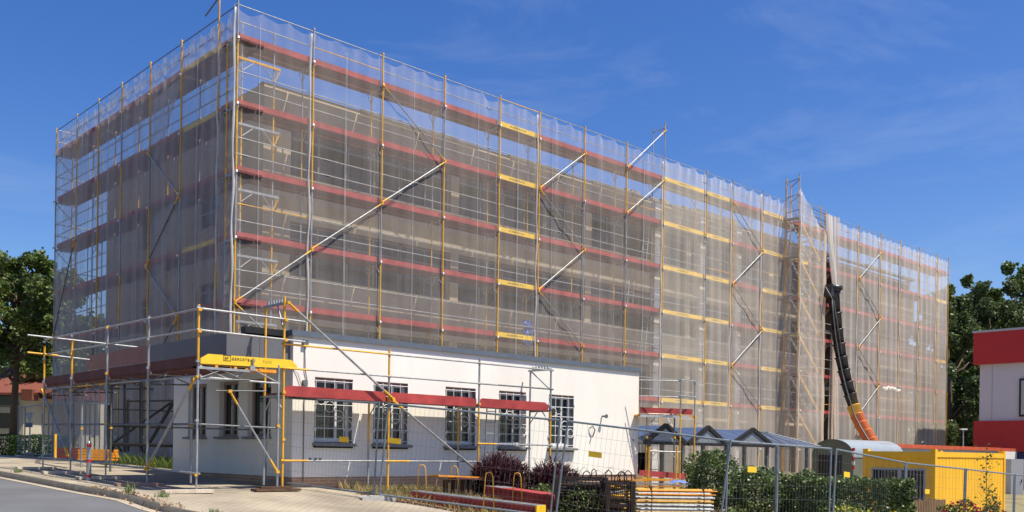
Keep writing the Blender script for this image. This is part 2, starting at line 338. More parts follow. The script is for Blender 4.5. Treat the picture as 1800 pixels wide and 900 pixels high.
strip('side_street', [(-3.4, 19), (6, 38), (18, 62)], [(-1.2, 17), (9, 36), (22, 60)], 2, lambda x, y: g(x, y)+.006, M['asphalt'])

# ------------------------------------------------------------------ main building behind the nets
XL, XR, YF, YB, ZT = 4.25, 52.1, 9.3, 23.0, 12.64
bld = thing('office_building', (XL, YF, g(20, 12)), 'long four storey beige building stripped for renovation behind the scaffold nets', 'building')
wall = MB()
SP = [(11.7, ZT), (8.35, 9.85), (5.0, 6.55), (1.7, 3.25), (-3, -.1)]     # spandrel bands
piers = [(XL, 5.25), (12.1, 12.5), (19.65, 20.05), (26.9, 27.3), (34.3, 34.7), (41.6, 42.0), (47.0, XR)]
for a, b in SP: wall.box(XL, 38.3, YF, YF+.3, a, b) or wall.box(40.5, XR, YF, YF+.3, a, b)  # wall gap beside the chute, added to make the slot there dark
wall.box(38.301, 40.499, YF, YF+.3, 12.2, ZT)
for a, b in piers:
    for (s0, s1), (t0, t1) in zip(SP[1:], SP[:-1]): wall.box(a, b, YF+.004, YF+.3, s1, t0)
wall.box(XR-.3, XR, YF+.3, YB, -3, ZT); wall.box(XL+.3, XR-.3, YB-.3, YB, -3, ZT)
# end wall (shaded side) with a few openings
ew = [(12.4, 14.0, 2.0, 12.0)]
zs = [-3, 1.9, 3.3, 5.3, 6.6, 8.6, 9.9, 11.9, ZT]
for i in range(len(zs)-1):
    if i % 2 == 0: wall.box(XL, XL+.3, YF+.3, YB-.3, zs[i], zs[i+1])
    else:
        for a, b in [(YF+.3, 12.3), (13.9, 17.6), (19.0, YB-.3)]: wall.box(XL, XL+.3, a, b, zs[i], zs[i+1])
wall.build('wall', M['concrete'], bld)
for zi in (1, 3, 5):
    for a, b in [(12.3, 13.9), (17.6, 19.0)]:
        pw_ = MB(); pw_.box(XL+.12, XL+.18, a+.02, b-.02, zs[zi]+.02, zs[zi+1]-.02); pw_.box(XL+.1, XL+.119, (a+b)/2-.03, (a+b)/2+.03, zs[zi]+.02, zs[zi+1]-.02, 1); pw_.build('window', [M['oldglass'], M['sill']], bld)
for x in (24.2, 27.75, 30.9):
    cols = MB()
    for k in range(12): cols.box(x, x+.45, YF-.2, YF-.004, -1+k*1.13, -1+k*1.13+1.1)
    cols.build('column', M['colwhite'], bld)
rf = MB(); rf.box(XL+.3, XR-.3, YF+.3, YB-.3, 12.3, 12.5)
rf.build('roof', M['concrete2'], bld)
cop = MB(); x = XL-.04; random.seed(3); cop.box(XL-.05, XR+.05, YF-.03, YF+.34, 12.644, ZT+.02)
while x < XR:
    L = random.uniform(.8, 2.4); h = random.choice([.06, .1, .12, .04, .0]) if x < 22 or x > 31 else random.choice([.0, .2, .1, .28])
    if h: cop.box(x, min(x+L, XR), YF-.02, YF+.3, ZT-.05, ZT+h+.02)
    x += L
for i in range(46):
    x = random.uniform(22, 31); s = random.uniform(.05, .16); cop.obox((x, YF+.15, ZT+.02+s), (s, 0, 0), (.1*s, s*.6, 0), (0, .2*s, s*.7))
cop.build('parapet_coping', M['bitumen'], bld)
fl = MB()
for z in (11.55, 8.2, 4.85, 1.55): fl.box(XL+.32, XR-.32, YF+.32, YB-.32, z-.12, z+.1)
for x in (8.5, 16, 31, 38.2, 45): fl.box(x, x+.2, YF+.5, YB-.35, -2, 12.2)
fl.box(XL+.35, XR-.35, YF+3.2, YF+3.4, -2, 12.2)
fl.build('floor_slab', M['concrete2'], bld)
win = None
for f, (zb, zt) in enumerate([(9.85, 11.7), (6.55, 8.35), (3.25, 5.0), (-.1, 1.7)]):
    for a, b in zip(piers[:-1], piers[1:]):
        L = b[0]-a[1]; n = max(1, round(L/2.3)); wd = L/n
        for i in range(n):
            if a[1] > 20 and b[0] < 27 and i == 1: continue          # frames already taken out here
            x0 = a[1]+i*wd
            if 36.5 < x0 < 40.5: continue                        # no windows in the wall gap added to darken the slot
            if win is None or abs(win_w-wd) > .01 or abs(win_h-(zt-zb)) > .01:
                m_ = MB(); y0 = .14; hh = zt-zb
                for q in (0.02, wd/2-.03, wd-.08): m_.box(q, q+.06, y0, y0+.06, 0.02, hh-.02)
                for q in (0.02, hh*.68, hh-.08): m_.box(.081, wd-.081, y0+.003, y0+.057, q, q+.055)
                base = m_; win_w, win_h = wd, hh
                win = m_.build('window', M['sill']); gl = MB(); gl.add([(.06, y0+.03, .04), (wd-.06, y0+.03, .04), (wd-.06, y0+.03, hh-.04), (.06, y0+.03, hh-.04)], [(0, 1, 2, 3)])
                pane = gl.build('pane', M['oldglass'], win); wo = win
            else: wo = copy_tree(win)
            wo.parent = bld; wo.location = Vector((x0, YF, zb))-bld.location

# ------------------------------------------------------------------ debris nets
def net(label, p0, p1, ztop, zbot, material, group, scal=3, roll=False, seed=0, billow=.045, tri=None, name='debris_net', zt1=None):
    r_ = np.random.default_rng(seed+100); p0 = Vector((*p0, 0)); p1 = Vector((*p1, 0)); d = p1-p0; ov = d.normalized()*(.09 if d.length > 1.5 else 0); p0 -= ov; p1 += ov; d = p1-p0; L = d.length; d.normalize(); nrm = Vector((d.y, -d.x, 0))
    nx, nzz = 30, 64; ph = r_.uniform(0, 6.28, 8); amp = r_.uniform(.4, 1, 8); V = np.zeros(((nx+1)*(nzz+1), 3)); k = 0
    sag = r_.uniform(.07, .2, 12)
    for j in range(nzz+1):
        v = j/nzz
        for i in range(nx+1):
            u_ = i/nx; zt = ztop if zt1 is None else ztop+(zt1-ztop)*u_
            zt -= sag[int(min(u_*scal, scal-.001))]*abs(math.sin(math.pi*scal*u_))**.8
            z = zt+(zbot-zt)*v
            lev = abs(math.sin(math.pi*(z-13.24)/2.0))         # tied at every deck
            edge = math.sin(math.pi*u_)**.5 if 0 < u_ < 1 else 0
            dd = billow*edge*(.45+.55*lev)*(.5+amp[0]*.6*math.sin(ph[0]+z*.5+u_*3))
            fold = sum(amp[q]*math.sin(ph[q]+u_*L*(2.6+q*2.3)+z*.13*(q-2)) for q in range(4))*.011*(1+1.2*math.exp(-(zt-z)/.5))
            fold += .03*math.exp(-(zt-z)/.35)*math.sin(u_*scal*math.pi*4+ph[5])
            xin = .03*math.sin(z*1.7+ph[6])*math.exp(-u_*16)-.03*math.sin(z*2.1+ph[7])*math.exp(-(1-u_)*16)
            pt = p0+d*(u_*L+xin)+nrm*(dd+fold); V[k] = (pt.x, pt.y, z); k += 1
    F = np.array([(j*(nx+1)+i, j*(nx+1)+i+1, (j+1)*(nx+1)+i+1, (j+1)*(nx+1)+i) for j in range(nzz) for i in range(nx)])
    o = fastmesh(name, V, F, material, smooth=True); tag(o, label, 'netting', group)
    lc = MB()
    if L > 1.5:
        for q in range(7):
            z = 13.2-2*q
            if z < zbot+.3: break
            lc.obox(p0+d*.09+nrm*.11+Vector((.0, 0, z+.03*math.sin(q*2+seed))), (.028, 0, .01), (0, .028, 0), (0, .01, .035))
            if q < 2: lc.path([p0+d*.09+nrm*.1+Vector((0, 0, z)), p0+d*.12+nrm*.13+Vector((0, 0, z-.09)), p0+d*.06+nrm*.12+Vector((0, 0, z-.16))], .007, n=4)
        for k2, f2 in enumerate(([.46, .475] if seed % 3 == 1 else [.3+.1*(seed % 5)])): lc.tube(p0+d*L*f2+nrm*.06+Vector((0, 0, zbot)), p0+d*L*f2+nrm*.06+Vector((0, 0, ztop-.3)), .005, n=4)
        lc.build('lacing', M['pots'], o)
    if roll:      # the bunched edge of the sheet, tied round the standard
        m_ = MB(); zz = np.arange(zbot, ztop-.05, .22); pts = []
        for z in zz: pts.append(p0+nrm*(.05+.018*math.sin(z*3.1+seed))+d*(.02*math.sin(z*2.3+seed))+Vector((0, 0, z)))
        m_.path(pts, [.02+.016*abs(math.sin(z*math.pi/2+.4)) for z in zz], n=6)
        m_.build('gathered_edge', M['netroll'], o)
    return o
ORD = ['first', 'second', 'third', 'fourth', 'fifth', 'sixth', 'seventh', 'eighth', 'ninth', 'tenth', 'eleventh', 'twelfth', 'thirteenth']
T1 = [0, 2.62, 5.32, 8.03, 10.72, 12.85, 15.47, 18.16, 20.75, 24.02, 26.2, 28.89, 31.03, 33.6, 35.1]
T2 = [35.1, 36.38, 39.11, 41.85, 44.53, 47.21, 49.89, 51.66]
T1.append(36.3); X1 = [2.65+t for t in T1]; X2 = [2.65+t for t in T2]
for i in range(12):
    net('pale see-through net sheet on the long side, %s bay from the tall corner' % ORD[i], (X1[i], 8.078), (X1[i+1], 8.078), 14.2, .9 if i < 8 else g(X1[i], 8)-.1,
        M['net'] if i < 8 else M['netwarm'], 'nets on the long side of the scaffold', 3, roll=i in (0, 1, 5, 8, 10, 11), seed=i)
for i in range(1, 7):
    net('beige net sheet beyond the debris chute, %s bay to its right' % ORD[i-1], (X2[i], 8.078), (X2[i+1], 8.078), 14.15, g(X2[i], 8)-.1, M['netwarm'], 'nets beyond the chute', 4, roll=True, seed=40+i)
LC = [0, 1.24, 3.91, 6.43, 9.0, 11.32, 13.69, 16.18]
for i in range(7):
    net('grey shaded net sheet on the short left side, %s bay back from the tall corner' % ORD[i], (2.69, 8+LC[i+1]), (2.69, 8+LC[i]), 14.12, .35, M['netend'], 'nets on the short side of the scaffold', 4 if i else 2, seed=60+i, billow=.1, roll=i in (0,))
# loose net triangles hanging inside the short side
def flap(label, pts, m, grp, thick=6):
    pts = [Vector(p) for p in pts]; n = 14; V = []; F = []
    for i in range(n+1):
        for j in range(n+1):
            a = pts[0].lerp(pts[1], i/n); b = pts[3].lerp(pts[2], i/n); q = a.lerp(b, j/n); V.append((q.x-.03*math.sin(j*1.3)*math.sin(i*.4), q.y+.02*math.sin(j*2.1+i*.3), q.z))
    for i in range(n):
        for j in range(n): F.append((i*(n+1)+j, (i+1)*(n+1)+j, (i+1)*(n+1)+j+1, i*(n+1)+j+1))
    return tag(fastmesh('debris_net', np.array(V), np.array(F), m, smooth=True), label, 'netting', grp)
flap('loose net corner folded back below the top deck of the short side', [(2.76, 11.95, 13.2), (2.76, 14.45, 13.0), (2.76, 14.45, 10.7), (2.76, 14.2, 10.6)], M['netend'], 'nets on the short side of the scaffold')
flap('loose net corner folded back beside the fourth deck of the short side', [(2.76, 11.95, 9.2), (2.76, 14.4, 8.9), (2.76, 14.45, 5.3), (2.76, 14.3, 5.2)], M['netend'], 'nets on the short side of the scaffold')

# ------------------------------------------------------------------ big scaffold
LV = [13.24, 11.24, 9.24, 7.24, 5.24, 3.24]
mats_s = [M['galv'], M['yel'], M['galv_dark']]
def standard(mb, x, y, z0, z1, py=.62, rs=random):
    z = z0
    first = True
    while z < z1-.01:
        nxt = min(z1, (z + ((13.24-z) % 2.0 or 2.0)) if first else z+2.0); first = False
        mb.tube((x, y, z), (x, y, nxt), .026, 1 if rs.random() < py else 0)
        mb.clamp((x, y, nxt-.05), 0 if rs.random() < .6 else 1, .036)
        z = nxt
def toe_text(parent, x, y, z, h, dark=True):
    cu = bpy.data.curves.new('lettering', 'FONT'); cu.body = 'BP GERÜSTBAU PLUS'; cu.size = h; cu.extrude = .001
    o = bpy.data.objects.new('lettering', cu); COL.objects.link(o); o.rotation_euler = (R(90), 0, 0); dg = bpy.context.evaluated_depsgraph_get()
    me = bpy.data.meshes.new_from_object(o.evaluated_get(dg)); bpy.data.objects.remove(o); me.materials.clear(); me.materials.append(M['inkdark']); return me
TXT = toe_text(None, 0, 0, 0, .09)
sc1 = None
def long_scaffold(obj, X, levels_from, ycol, z1s, y=8.0, top=14.32, pyel=.62):
    rs = random.Random(11)
    for i, x in enumerate(X):
        mb = MB(); z0 = g(x, y)+.02
        standard(mb, x, y, z0, z1s.get(i, top), pyel, rs); standard(mb, x, y+.66, z0, 13.2, .45, rs)
        mb.box(x-.15, x+.15, y-.12, y+.12, g(x, y)-.02, g(x, y)+.03, 0)
        for L in LV:
            if x < 15 and L < 4: continue
            mb.bar((x, y+.02, L-.1), (x, y+.66, L-.1), .04, .05, 0)
            mb.tube((x, y+.66, L-.12), (x, y+.9, L-.12), .018, 0, 6); mb.tube((x, y+.68, L-.5), (x, y+.9, L-.14), .014, 0, 6)
            mb.tube((x, y+.05, L-.4), (x, y+.28, L-.12), .014, 0, 6); mb.tube((x, y+.6, L-.42), (x, y+.4, L-.12), .014, 0, 6)
        mb.build('scaffold_frame', mats_s, obj)
    for k, L in enumerate(LV):
        for i in range(len(X)-1):
            if k == 5 and X[i] < 17: continue
            a, b = X[i]+.03, X[i+1]-.03; yel = (i, k) in ycol
            d = MB(); d.box(a, b, y+.148, y+.36, L-.07, L); d.box(a, b, y+.372, y+.64, L-.07, L); d.box(a, b, y+.69, y+.975, L-.07, L-.01)
            dk = d.build('deck', M['deckgrey'] if yel and i in (8, 9) else M['deckred'], obj)
            t = MB(); ty0 = y+.105 if yel else y+.12; t.box(a, b, ty0, ty0+.024, L-.02, L+.16)
            if random.random() < .6: t.obox((a+.02, ty0, L+.08), (.03, 0, 0), (0, .03, 0), (0, 0, .03))
            tb = t.build('toe_board', M['yelpaint'] if yel else M['red'], dk)
            if yel:
                o = bpy.data.objects.new('lettering', TXT); COL.objects.link(o); o.parent = tb; o.rotation_euler = (R(90), 0, 0); o.location = Vector(((a+b)/2-.45, y+.059, L+.045))-obj.location; o.location.y = ty0-.003-obj.location.y
        for h in (.5, 1.0):
            rl = MB(); ry_ = y+.1
            for i in range(len(X)-1):
                if k == 5 and X[i] < 17: continue
                rl.tube((X[i], ry_, L+h), (X[i+1], ry_, L+h), .017, 1 if random.random() < .04 else 0, 6)
            rl.build('guard_rail', mats_s, obj)
        if k < 5:
            rl = MB(); rl.tube((X[0], y+.9, L+1-.0), (X[-1], y+.9, L+1-.0), .012, 0, 5) if False else None
def brace(obj, p, q, col=0, r=.026):
    m_ = MB(); p, q = Vector(p), Vector(q); m_.tube(p, q, r, col)
    for e in (p, q): m_.clamp(e, 1, .045)
    d = (q-p).normalized(); m_.tube(p, p+d*.3, r+.003, 1); m_.tube(q-d*.3, q, r+.003, 1)
    return m_.build('diagonal_brace', mats_s, obj)
sc1 = thing('facade_scaffold', (X1[0], 8, g(3, 8)), 'tall scaffold along the long side from the front corner to the stair tower', 'scaffold')
yc = {(4, 0), (4, 1), (4, 2), (4, 3), (4, 4), (4, 5)} | {(i, k) for i in (8, 9, 11) for k in range(6)} | {(12, 1), (12, 3)}
long_scaffold(sc1, X1, 0, yc, {0: 14.5, 8: 15.75, 12: 15.2})
yb = 7.95
for (a, la), (b, lb) in [((2, 0), (3, 1)), ((3, 1), (2, 2)), ((2, 2), (1, 3)), ((1, 3), (0, 4)), ((6, 0), (5, 1)), ((5, 1), (6, 2)), ((6, 2), (5, 3)), ((5, 3), (6, 4)), ((8, 0), (7, 1)),
                         ((10, 0), (11, 1)), ((11, 1), (10, 2)), ((10, 2), (11, 3)), ((11, 3), (10, 4)), ((10, 4), (11, 5)), ((0, 4), (1, 5))]:
    brace(sc1, (X1[a], yb, LV[la]-.05), (X1[b], yb, LV[lb]+.0), 0, .024 if b < a else .02)
brace(sc1, (X1[8], yb, 15.4), (X1[7], yb, 13.2), 0, .024)
m_ = MB(); m_.tube((X1[8], 8, 15.5), (X1[8], 8.66, 15.5), .024); m_.tube((X1[8], 8.66, 13.2), (X1[8], 8.66, 15.7), .024); m_.tube((X1[8], 8.05, 15.2), (X1[8], 8.3, 15.47), .015); m_.build('raised_frame', mats_s, sc1)
m_ = MB(); m_.tube((10.5, 8.86, 12.3), (12, 8.86, 12.3), .02); m_.build('ledger_tube', mats_s, sc1)
# frame end seen at the corner: two inner standards, white transoms and brackets
ce = MB()
for x, c in ((2.9, 1), (3.98, 0)): 
    for k in range(7): ce.tube((x, 8.2, 13.9-2*k-.1), (x, 8.2, max(.3, 11.9-2*k-.1)), .026, (k+c) % 2 if c == 0 else (1 if k % 3 else 0))
for L in LV[:-1]:
    z = L-.55; ce.bar((2.8, 8.17, z), (4.18, 8.17, z), .05, .07, 0 if L < 13 else 1); ce.tube((2.92, 8.17, z-.35), (3.3, 8.17, z-.03), .018)
    ce.tube((3.96, 8.17, z-.4), (3.6, 8.17, z-.03), .018); ce.tube((3.99, 8.17, z-.42), (4.18, 8.17, z-.03), .018, 1); ce.tube((4.08, 8.17, z-.3), (4.08, 8.17, z), .014, 1)
ce.build('end_frame', mats_s, sc1)
for zz in (9.3, 5.3):
    ld = MB(); xb = X1[7]+1.4
    for k in range(2):
        z0, z1 = zz-4*0-2*k, zz+1.9-2*k; xa, xe = (xb, xb+.55) if k == 0 else (xb-.9, xb-.4)
        for dx in (0, .35): ld.tube((xa+dx, 8.3, z0), (xe+dx, 8.55, z1), .018)
        for r_ in range(7): f = (r_+.5)/7; ld.tube((xa+(xe-xa)*f, 8.3+.25*f, z0+(z1-z0)*f), (xa+(xe-xa)*f+.35, 8.3+.25*f, z0+(z1-z0)*f), .012, 0, 5)
    ld.build('ladder', mats_s, sc1)
sc2 = thing('facade_scaffold', (X2[1], 8, g(40, 8)), 'far section of tall scaffold beyond the black debris chute', 'scaffold')
long_scaffold(sc2, X2[1:], 0, {(5, 3), (5, 1)}, {}, pyel=.8)
for (a, la), (b, lb) in [((3, 0), (2, 1)), ((2, 1), (3, 2)), ((3, 2), (2, 3)), ((2, 3), (3, 4)), ((3, 4), (2, 5))]:
    brace(sc2, (X2[a], yb, LV[la]-.05), (X2[b], yb, LV[lb]), 0, .023)
# short side
sc3 = thing('end_scaffold', (2.65, 16, g(2, 16)), 'tall scaffold along the shaded short left side of the building', 'scaffold')
rs = random.Random(5)
for i, c in enumerate(LC):
    if i == 0: continue
    y = 8+c; mb = MB(); standard(mb, 2.65, y, g(2.6, y)+.02, 14.32 if i > 1 else 15.3, .55, rs); standard(mb, 3.31, y, g(3, y)+.02, 13.2, .4, rs)
    for L in LV: mb.bar((2.67, y, L-.1), (3.31, y, L-.1), .04, .05, 0); mb.tube((2.7, y, L-.4), (2.93, y, L-.12), .014, 0, 6); mb.tube((3.31, y, L-.12), (3.55, y, L-.12), .018, 0, 6); mb.tube((3.33, y, L-.5), (3.55, y, L-.14), .014, 0, 6)
    mb.build('scaffold_frame', mats_s, sc3)
mb = MB()
for y in (8+1.24-.9, ): mb.tube((2.65, 8.9, 14.95), (2.65, 10.2, 14.55), .024, 2)
mb.tube((2.2, 9.24, 14.75), (3.5, 9.24, 15.1), .024, 2); mb.build('top_coupling', mats_s, sc3)
for k, L in enumerate(LV):
    for i in range(len(LC)-1):
        a, b = 8+LC[i]+.03, 8+LC[i+1]-.03; yel = i == 1
        d = MB(); d.box(2.74, 3.0, a, b, L-.07, L); d.box(3.012, 3.29, a, b, L-.07, L); d.box(3.34, 3.54, a, b, L-.07, L-.01)
        dk = d.build('deck', M['deckred'], sc3); t = MB(); t.box(2.712, 2.737, a, b, L, L+.15); t.build('toe_board', M['yelpaint'] if yel and k in (0, 1, 3) else M['red'], dk)
    for h in (.5, 1.0):
        rl = MB(); rl.tube((2.7, 8, L+h), (2.7, 8+LC[-1], L+h), .019, 2 if (k == 0 and h == 1.0) else 0, 6); rl.build('guard_rail', mats_s, sc3)
for (i, z0, j, z1, c) in [(3, 11.1, 2, 9.2, 0), (2, 9.1, 3, 7.2, 2), (3, 7.1, 2, 5.2, 0), (6, 9.15, 7, 5.3, 2), (7, 4.9, 6, 1.6, 0), (2, 5.1, 3, 3.2, 2)]:
    brace(sc3, (2.59, 8+LC[i], z0), (2.59, 8+LC[j], z1), c)
# end return of the far left: rails and a cross frame seen against the sky
mb = MB()
for k, L in enumerate(LV):
    for h in (.5, 1.0): mb.tube((2.65, 24.18, L+h), (4.6, 24.18, L+h), .019, 0, 6)
for x in (4.0, 4.6): mb.tube((x, 24.18, .4), (x, 24.18, 13.6), .024)
for k in range(5): mb.tube((2.65, 24.2, LV[k]-.1), (4.6, 24.2, LV[k]-2), .02)
mb.build('return_rails', mats_s, sc3)
# stair tower
st = thing('stair_tower', (33.67, 7.2, g(34, 7)), 'scaffold stair tower with zigzag flights standing proud of the nets', 'stair tower')
rs = random.Random(9)
for (x, y, zt) in ((33.67, 7.2, 15.45), (33.8, 8.0, 15.4), (34.35, 8.1, 15.3), (36.27, 7.2, 13.1), (38.0, 8.4, 14.85), (39.0, 8.6, 14.8), (37.75, 7.95, 13.4)):
    mb = MB(); standard(mb, x, y, g(x, y)+.02, zt, .9, rs); mb.build('standard', mats_s, st)
mb = MB()
for z in (15.2, 14.4, 13.6, 12.6): mb.tube((33.6, 7.2, z), (33.9, 8.1, z), .022, 2)
for z in (15.1, 14.3): mb.tube((33.5, 7.1, z), (34.4, 8.1, z), .022, 2)
for L in LV:
    for h in (0, .5, 1.0): mb.tube((33.67, 7.14, L+h-.2), (36.27, 7.14, L+h-.2), .017, 0, 6)
for z in (14.1, 13.8, 13.5, 14.5): mb.tube((36.4, 8.6, z+.2), (39.6, 8.6, z), .02, 2)
mb.build('ledger_tube', mats_s, st)
for k, L in enumerate(LV):
    f = MB(); x0, x1 = 33.9, 36.15; z0, z1 = L-.05, L-2.0
    for y in (7.35, 7.9): f.bar((x0, y, z0+.12), (x1, y, z1+.05), .03, .12, 1 if y < 7.5 else 0)
    for y in (7.35, 7.9): f.tube((x0, y, z0+1.0), (x1, y, z1+.95), .017, 1 if y < 7.5 else 0)
    for r_ in range(9): t = (r_+.5)/9; f.box(x0+(x1-x0)*t-.1, x0+(x1-x0)*t+.1, 7.37, 7.88, z0+(z1-z0)*t-.02, z0+(z1-z0)*t+.01, 0)
    f.box(33.6, 34.0, 7.25, 7.98, L-.06, L, 0); f.box(36.1, 36.5, 7.25, 7.98, L-.06, L, 0); f.build('stair_flight', mats_s, st)
net('beige net sheet draped round the left flank of the stair tower', (33.3, 7.9), (33.67, 7.15), 14.1, -1.3, M['netwarm'], 'nets on the stair tower', 1, seed=80, zt1=14.7)
net('beige net sheet across the front of the stair tower with torn sloping top', (33.67, 7.1), (36.27, 7.1), 14.7, -1.4, M['netwarm'], 'nets on the stair tower', 1, seed=81, roll=True, zt1=12.6, billow=.15)
net('narrow net sheet between the last red bay and the stair tower', (X1[12], 8.04), (X1[12]+.05+.6, 8.0), 14.0, -1.2, M['netwarm'], 'nets on the stair tower', 1, seed=83)
# gathered curtain of net over the chute
def curtain(label, rows, m):
    V = []; n = 26
    for (x0, x1, y, z) in rows:
        for i in range(n+1): u_ = i/n; V.append((x0+(x1-x0)*u_, y+.09*math.sin(u_*21+z*.2)+.04*math.sin(u_*37), z))
    F = [(j*(n+1)+i, j*(n+1)+i+1, (j+1)*(n+1)+i+1, (j+1)*(n+1)+i) for j in range(len(rows)-1) for i in range(n)]
    return tag(fastmesh('debris_net', np.array(V), np.array(F), m, smooth=True), label, 'netting')
def rows(keys, n=26):
    out = []
    for k in range(n+1):
        t = k/n*(len(keys)-1); i = min(int(t), len(keys)-2); f = t-i; out.append(tuple(a+(b-a)*f for a, b in zip(keys[i], keys[i+1])))
    return out
curtain('white net gathered to a point above the black chute', rows([(37.75, 39.0, 7.9, 14.25), (37.8, 38.9, 7.85, 13.0), (38.1, 38.8, 7.8, 11.5), (38.35, 38.62, 7.7, 10.0)]), M['netroll'])
curtain('long pale net strip hanging left of the lower chute', rows([(38.75, 38.95, 7.95, 8.4), (38.55, 39.2, 7.9, 5.0), (38.45, 39.4, 7.9, 2.0), (38.5, 39.3, 7.9, -1.4)]), M['netwarm'])
# chute
ch = thing('debris_chute', (41.6, 6.5, g(41, 6)), 'black rubbish chute of stacked buckets ending in yellow and orange sections', 'chute')
cp = [P(1465, 515, 51.2), P(1469, 560, 51.3), P(1473, 595, 51.4), P(1478, 625, 51.4), P(1484, 655, 51.4), P(1491, 683, 51.3), P(1499, 710, 51.2), P(1507, 733, 51), P(1517, 752, 50.6), P(1528, 770, 50.2), P(1540, 790, 49.8)]
bk = 0
def bez(t):
    t = min(max(t, 0), .9999)*(len(cp)-1); i = int(t); return cp[i].lerp(cp[i+1], t-i)
nseg = 13
for k in range(nseg):
    a, b = bez(k/nseg), bez((k+1)/nseg+.012); s = MB(); mm = M['blackplastic'] if k < 8 else (M['chuteyel'] if k == 8 else M['chuteorange'])
    s.path([a, a.lerp(b, .06), a.lerp(b, .07), b], [.36, .36, .31, .27] if k < 8 else [.36, .36, .33, .33], n=16); s.build('chute_section', mm, ch)
s = MB(); top = cp[0]+Vector((0, 0, .25)); s.path([top+Vector((0, 0, .1)), top+Vector((0, 0, -.05)), cp[0]], [.48, .48, .3], n=14); s.obox(top+Vector((-.42, 0, -.2)), (.16, 0, -.05), (0, .22, 0), (.08, 0, .3)); s.build('hopper', M['blackplastic'], ch)
s = MB(); s.path([q+Vector((-.42, -.1, 0)) for q in cp], .035, n=6); s.path([top+Vector((-.9, 0, 0)), top+Vector((-.5, -.3, -.8)), cp[3]+Vector((-.4, -.3, 0))], .03); s.build('support_chain', M['galv_dark'], ch)
o = MB()
pts = [P(1551, 683, 55)+Vector((i*.14, -.05*(i % 2), .05*math.sin(i*1.7)+(.08 if 3 < i < 12 else 0))) for i in range(17)]
o.path(pts, [.05+.03*(i % 2) for i in range(17)], n=6); tag(o.build('knotted_rope', M['netroll']), 'short knotted white rope of twisted net on the far scaffold', 'rope')
V = rng.normal(size=(90, 3))*np.array([.22, .06, .35])
bt = MB()
for (z, w_) in zip(range(9), (.1, .3, .42, .3, .4, .36, .25, .3, .1)): pass
rowsb = []
for k in range(10):
    z = 6.0-k*.11; ww = (.12, .3, .45, .35, .5, .45, .38, .42, .3, .12)[k]; rowsb.append((15.1-ww*.5-.12*math.sin(k*1.9), 15.1+ww*.62+.1*math.sin(k*2.7), 8.16, z))
Vb = []; 
for j, (x0, x1, y, z) in enumerate(rowsb):
    for i in range(13): Vb.append((x0+(x1-x0)*i/12, y+.07*math.sin(i*1.9+j*1.1), z+.05*math.sin(i*2.3+j)))
Fb = [(j*13+i, j*13+i+1, (j+1)*13+i+1, (j+1)*13+i) for j in range(9) for i in range(12)]
tag(fastmesh('plastic_sheet', np.array(Vb), np.array(Fb), M['bluetarp']), 'crumpled blue plastic sheet caught on the nets above the annexe roof', 'sheet')
# ------------------------------------------------------------------ white annexe
AX, AY, AT = 12.0, 6.15, 3.36
an = thing('annexe_building', (0, 0, 0), 'low white rendered annexe with barred windows in front of the big building', 'building')
FW = [(.56, 1.58), (2.16, 3.17), (4.35, 5.36), (6.18, 7.18), (8.07, 9.09)]
WZ0, WZ1, PL = .98, 2.46, .2
def holes(mb, a0, a1, ops, z0, z1, fixed, th, axis, m=0):
    edges = [a0]+[v for o_ in ops for v in o_[:2]]+[a1]
    def bx(a, b, za, zb):
        if b-a < .001: return
        if axis == 'x': mb.box(a, b, fixed, fixed+th, za, zb, m)
        else: mb.box(fixed, fixed+th, a, b, za, zb, m)
    for i in range(0, len(edges), 2): bx(edges[i], edges[i+1], z0, z1)
    for (a, b, za, zb) in ops:
        if za > z0: bx(a, b, z0, za)
        if zb < z1: bx(a, b, zb, z1)
wl = MB()
holes(wl, 0, AX, [(a, b, WZ0, WZ1) for a, b in FW], PL, AT, 0, .3, 'x')
LW = [(.95, 2.05), (2.5, 3.5), (4.2, 5.25)]
holes(wl, .3, AY, [(a, b, 1.1, 2.46) for a, b in LW], PL, AT, 0, .3, 'y')
wl.box(AX-.3, AX, .3, AY, PL-1.8, AT); wl.box(.3, AX-.3, AY-.3, AY, -1, AT)
wl.build('wall', M['plaster'], an)
pl = MB(); pl.box(.03, AX-.03, .03, .3, -2.5, PL-.004); pl.box(.034, .3, .3, AY-.03, -1, PL-.004); pl.build('plinth', M['brick'], an)
rf = MB(); rf.box(-.05, AX+.015, -.05, .1, AT+.004, AT+.085); rf.box(-.05, .1, .1, AY, AT+.004, AT+.085); rf.box(AX-.1, AX+.015, .1, AY, AT+.004, AT+.085); rf.box(.1, AX-.1, .1, AY, AT+.01, AT+.06)
rf.box(-.06, -.05, -.06, AY, AT-.03, AT+.095); rf.box(-.05, AX+.02, -.06, -.05, AT-.03, AT+.095)
rf.build('roof', M['roofgrey'], an)
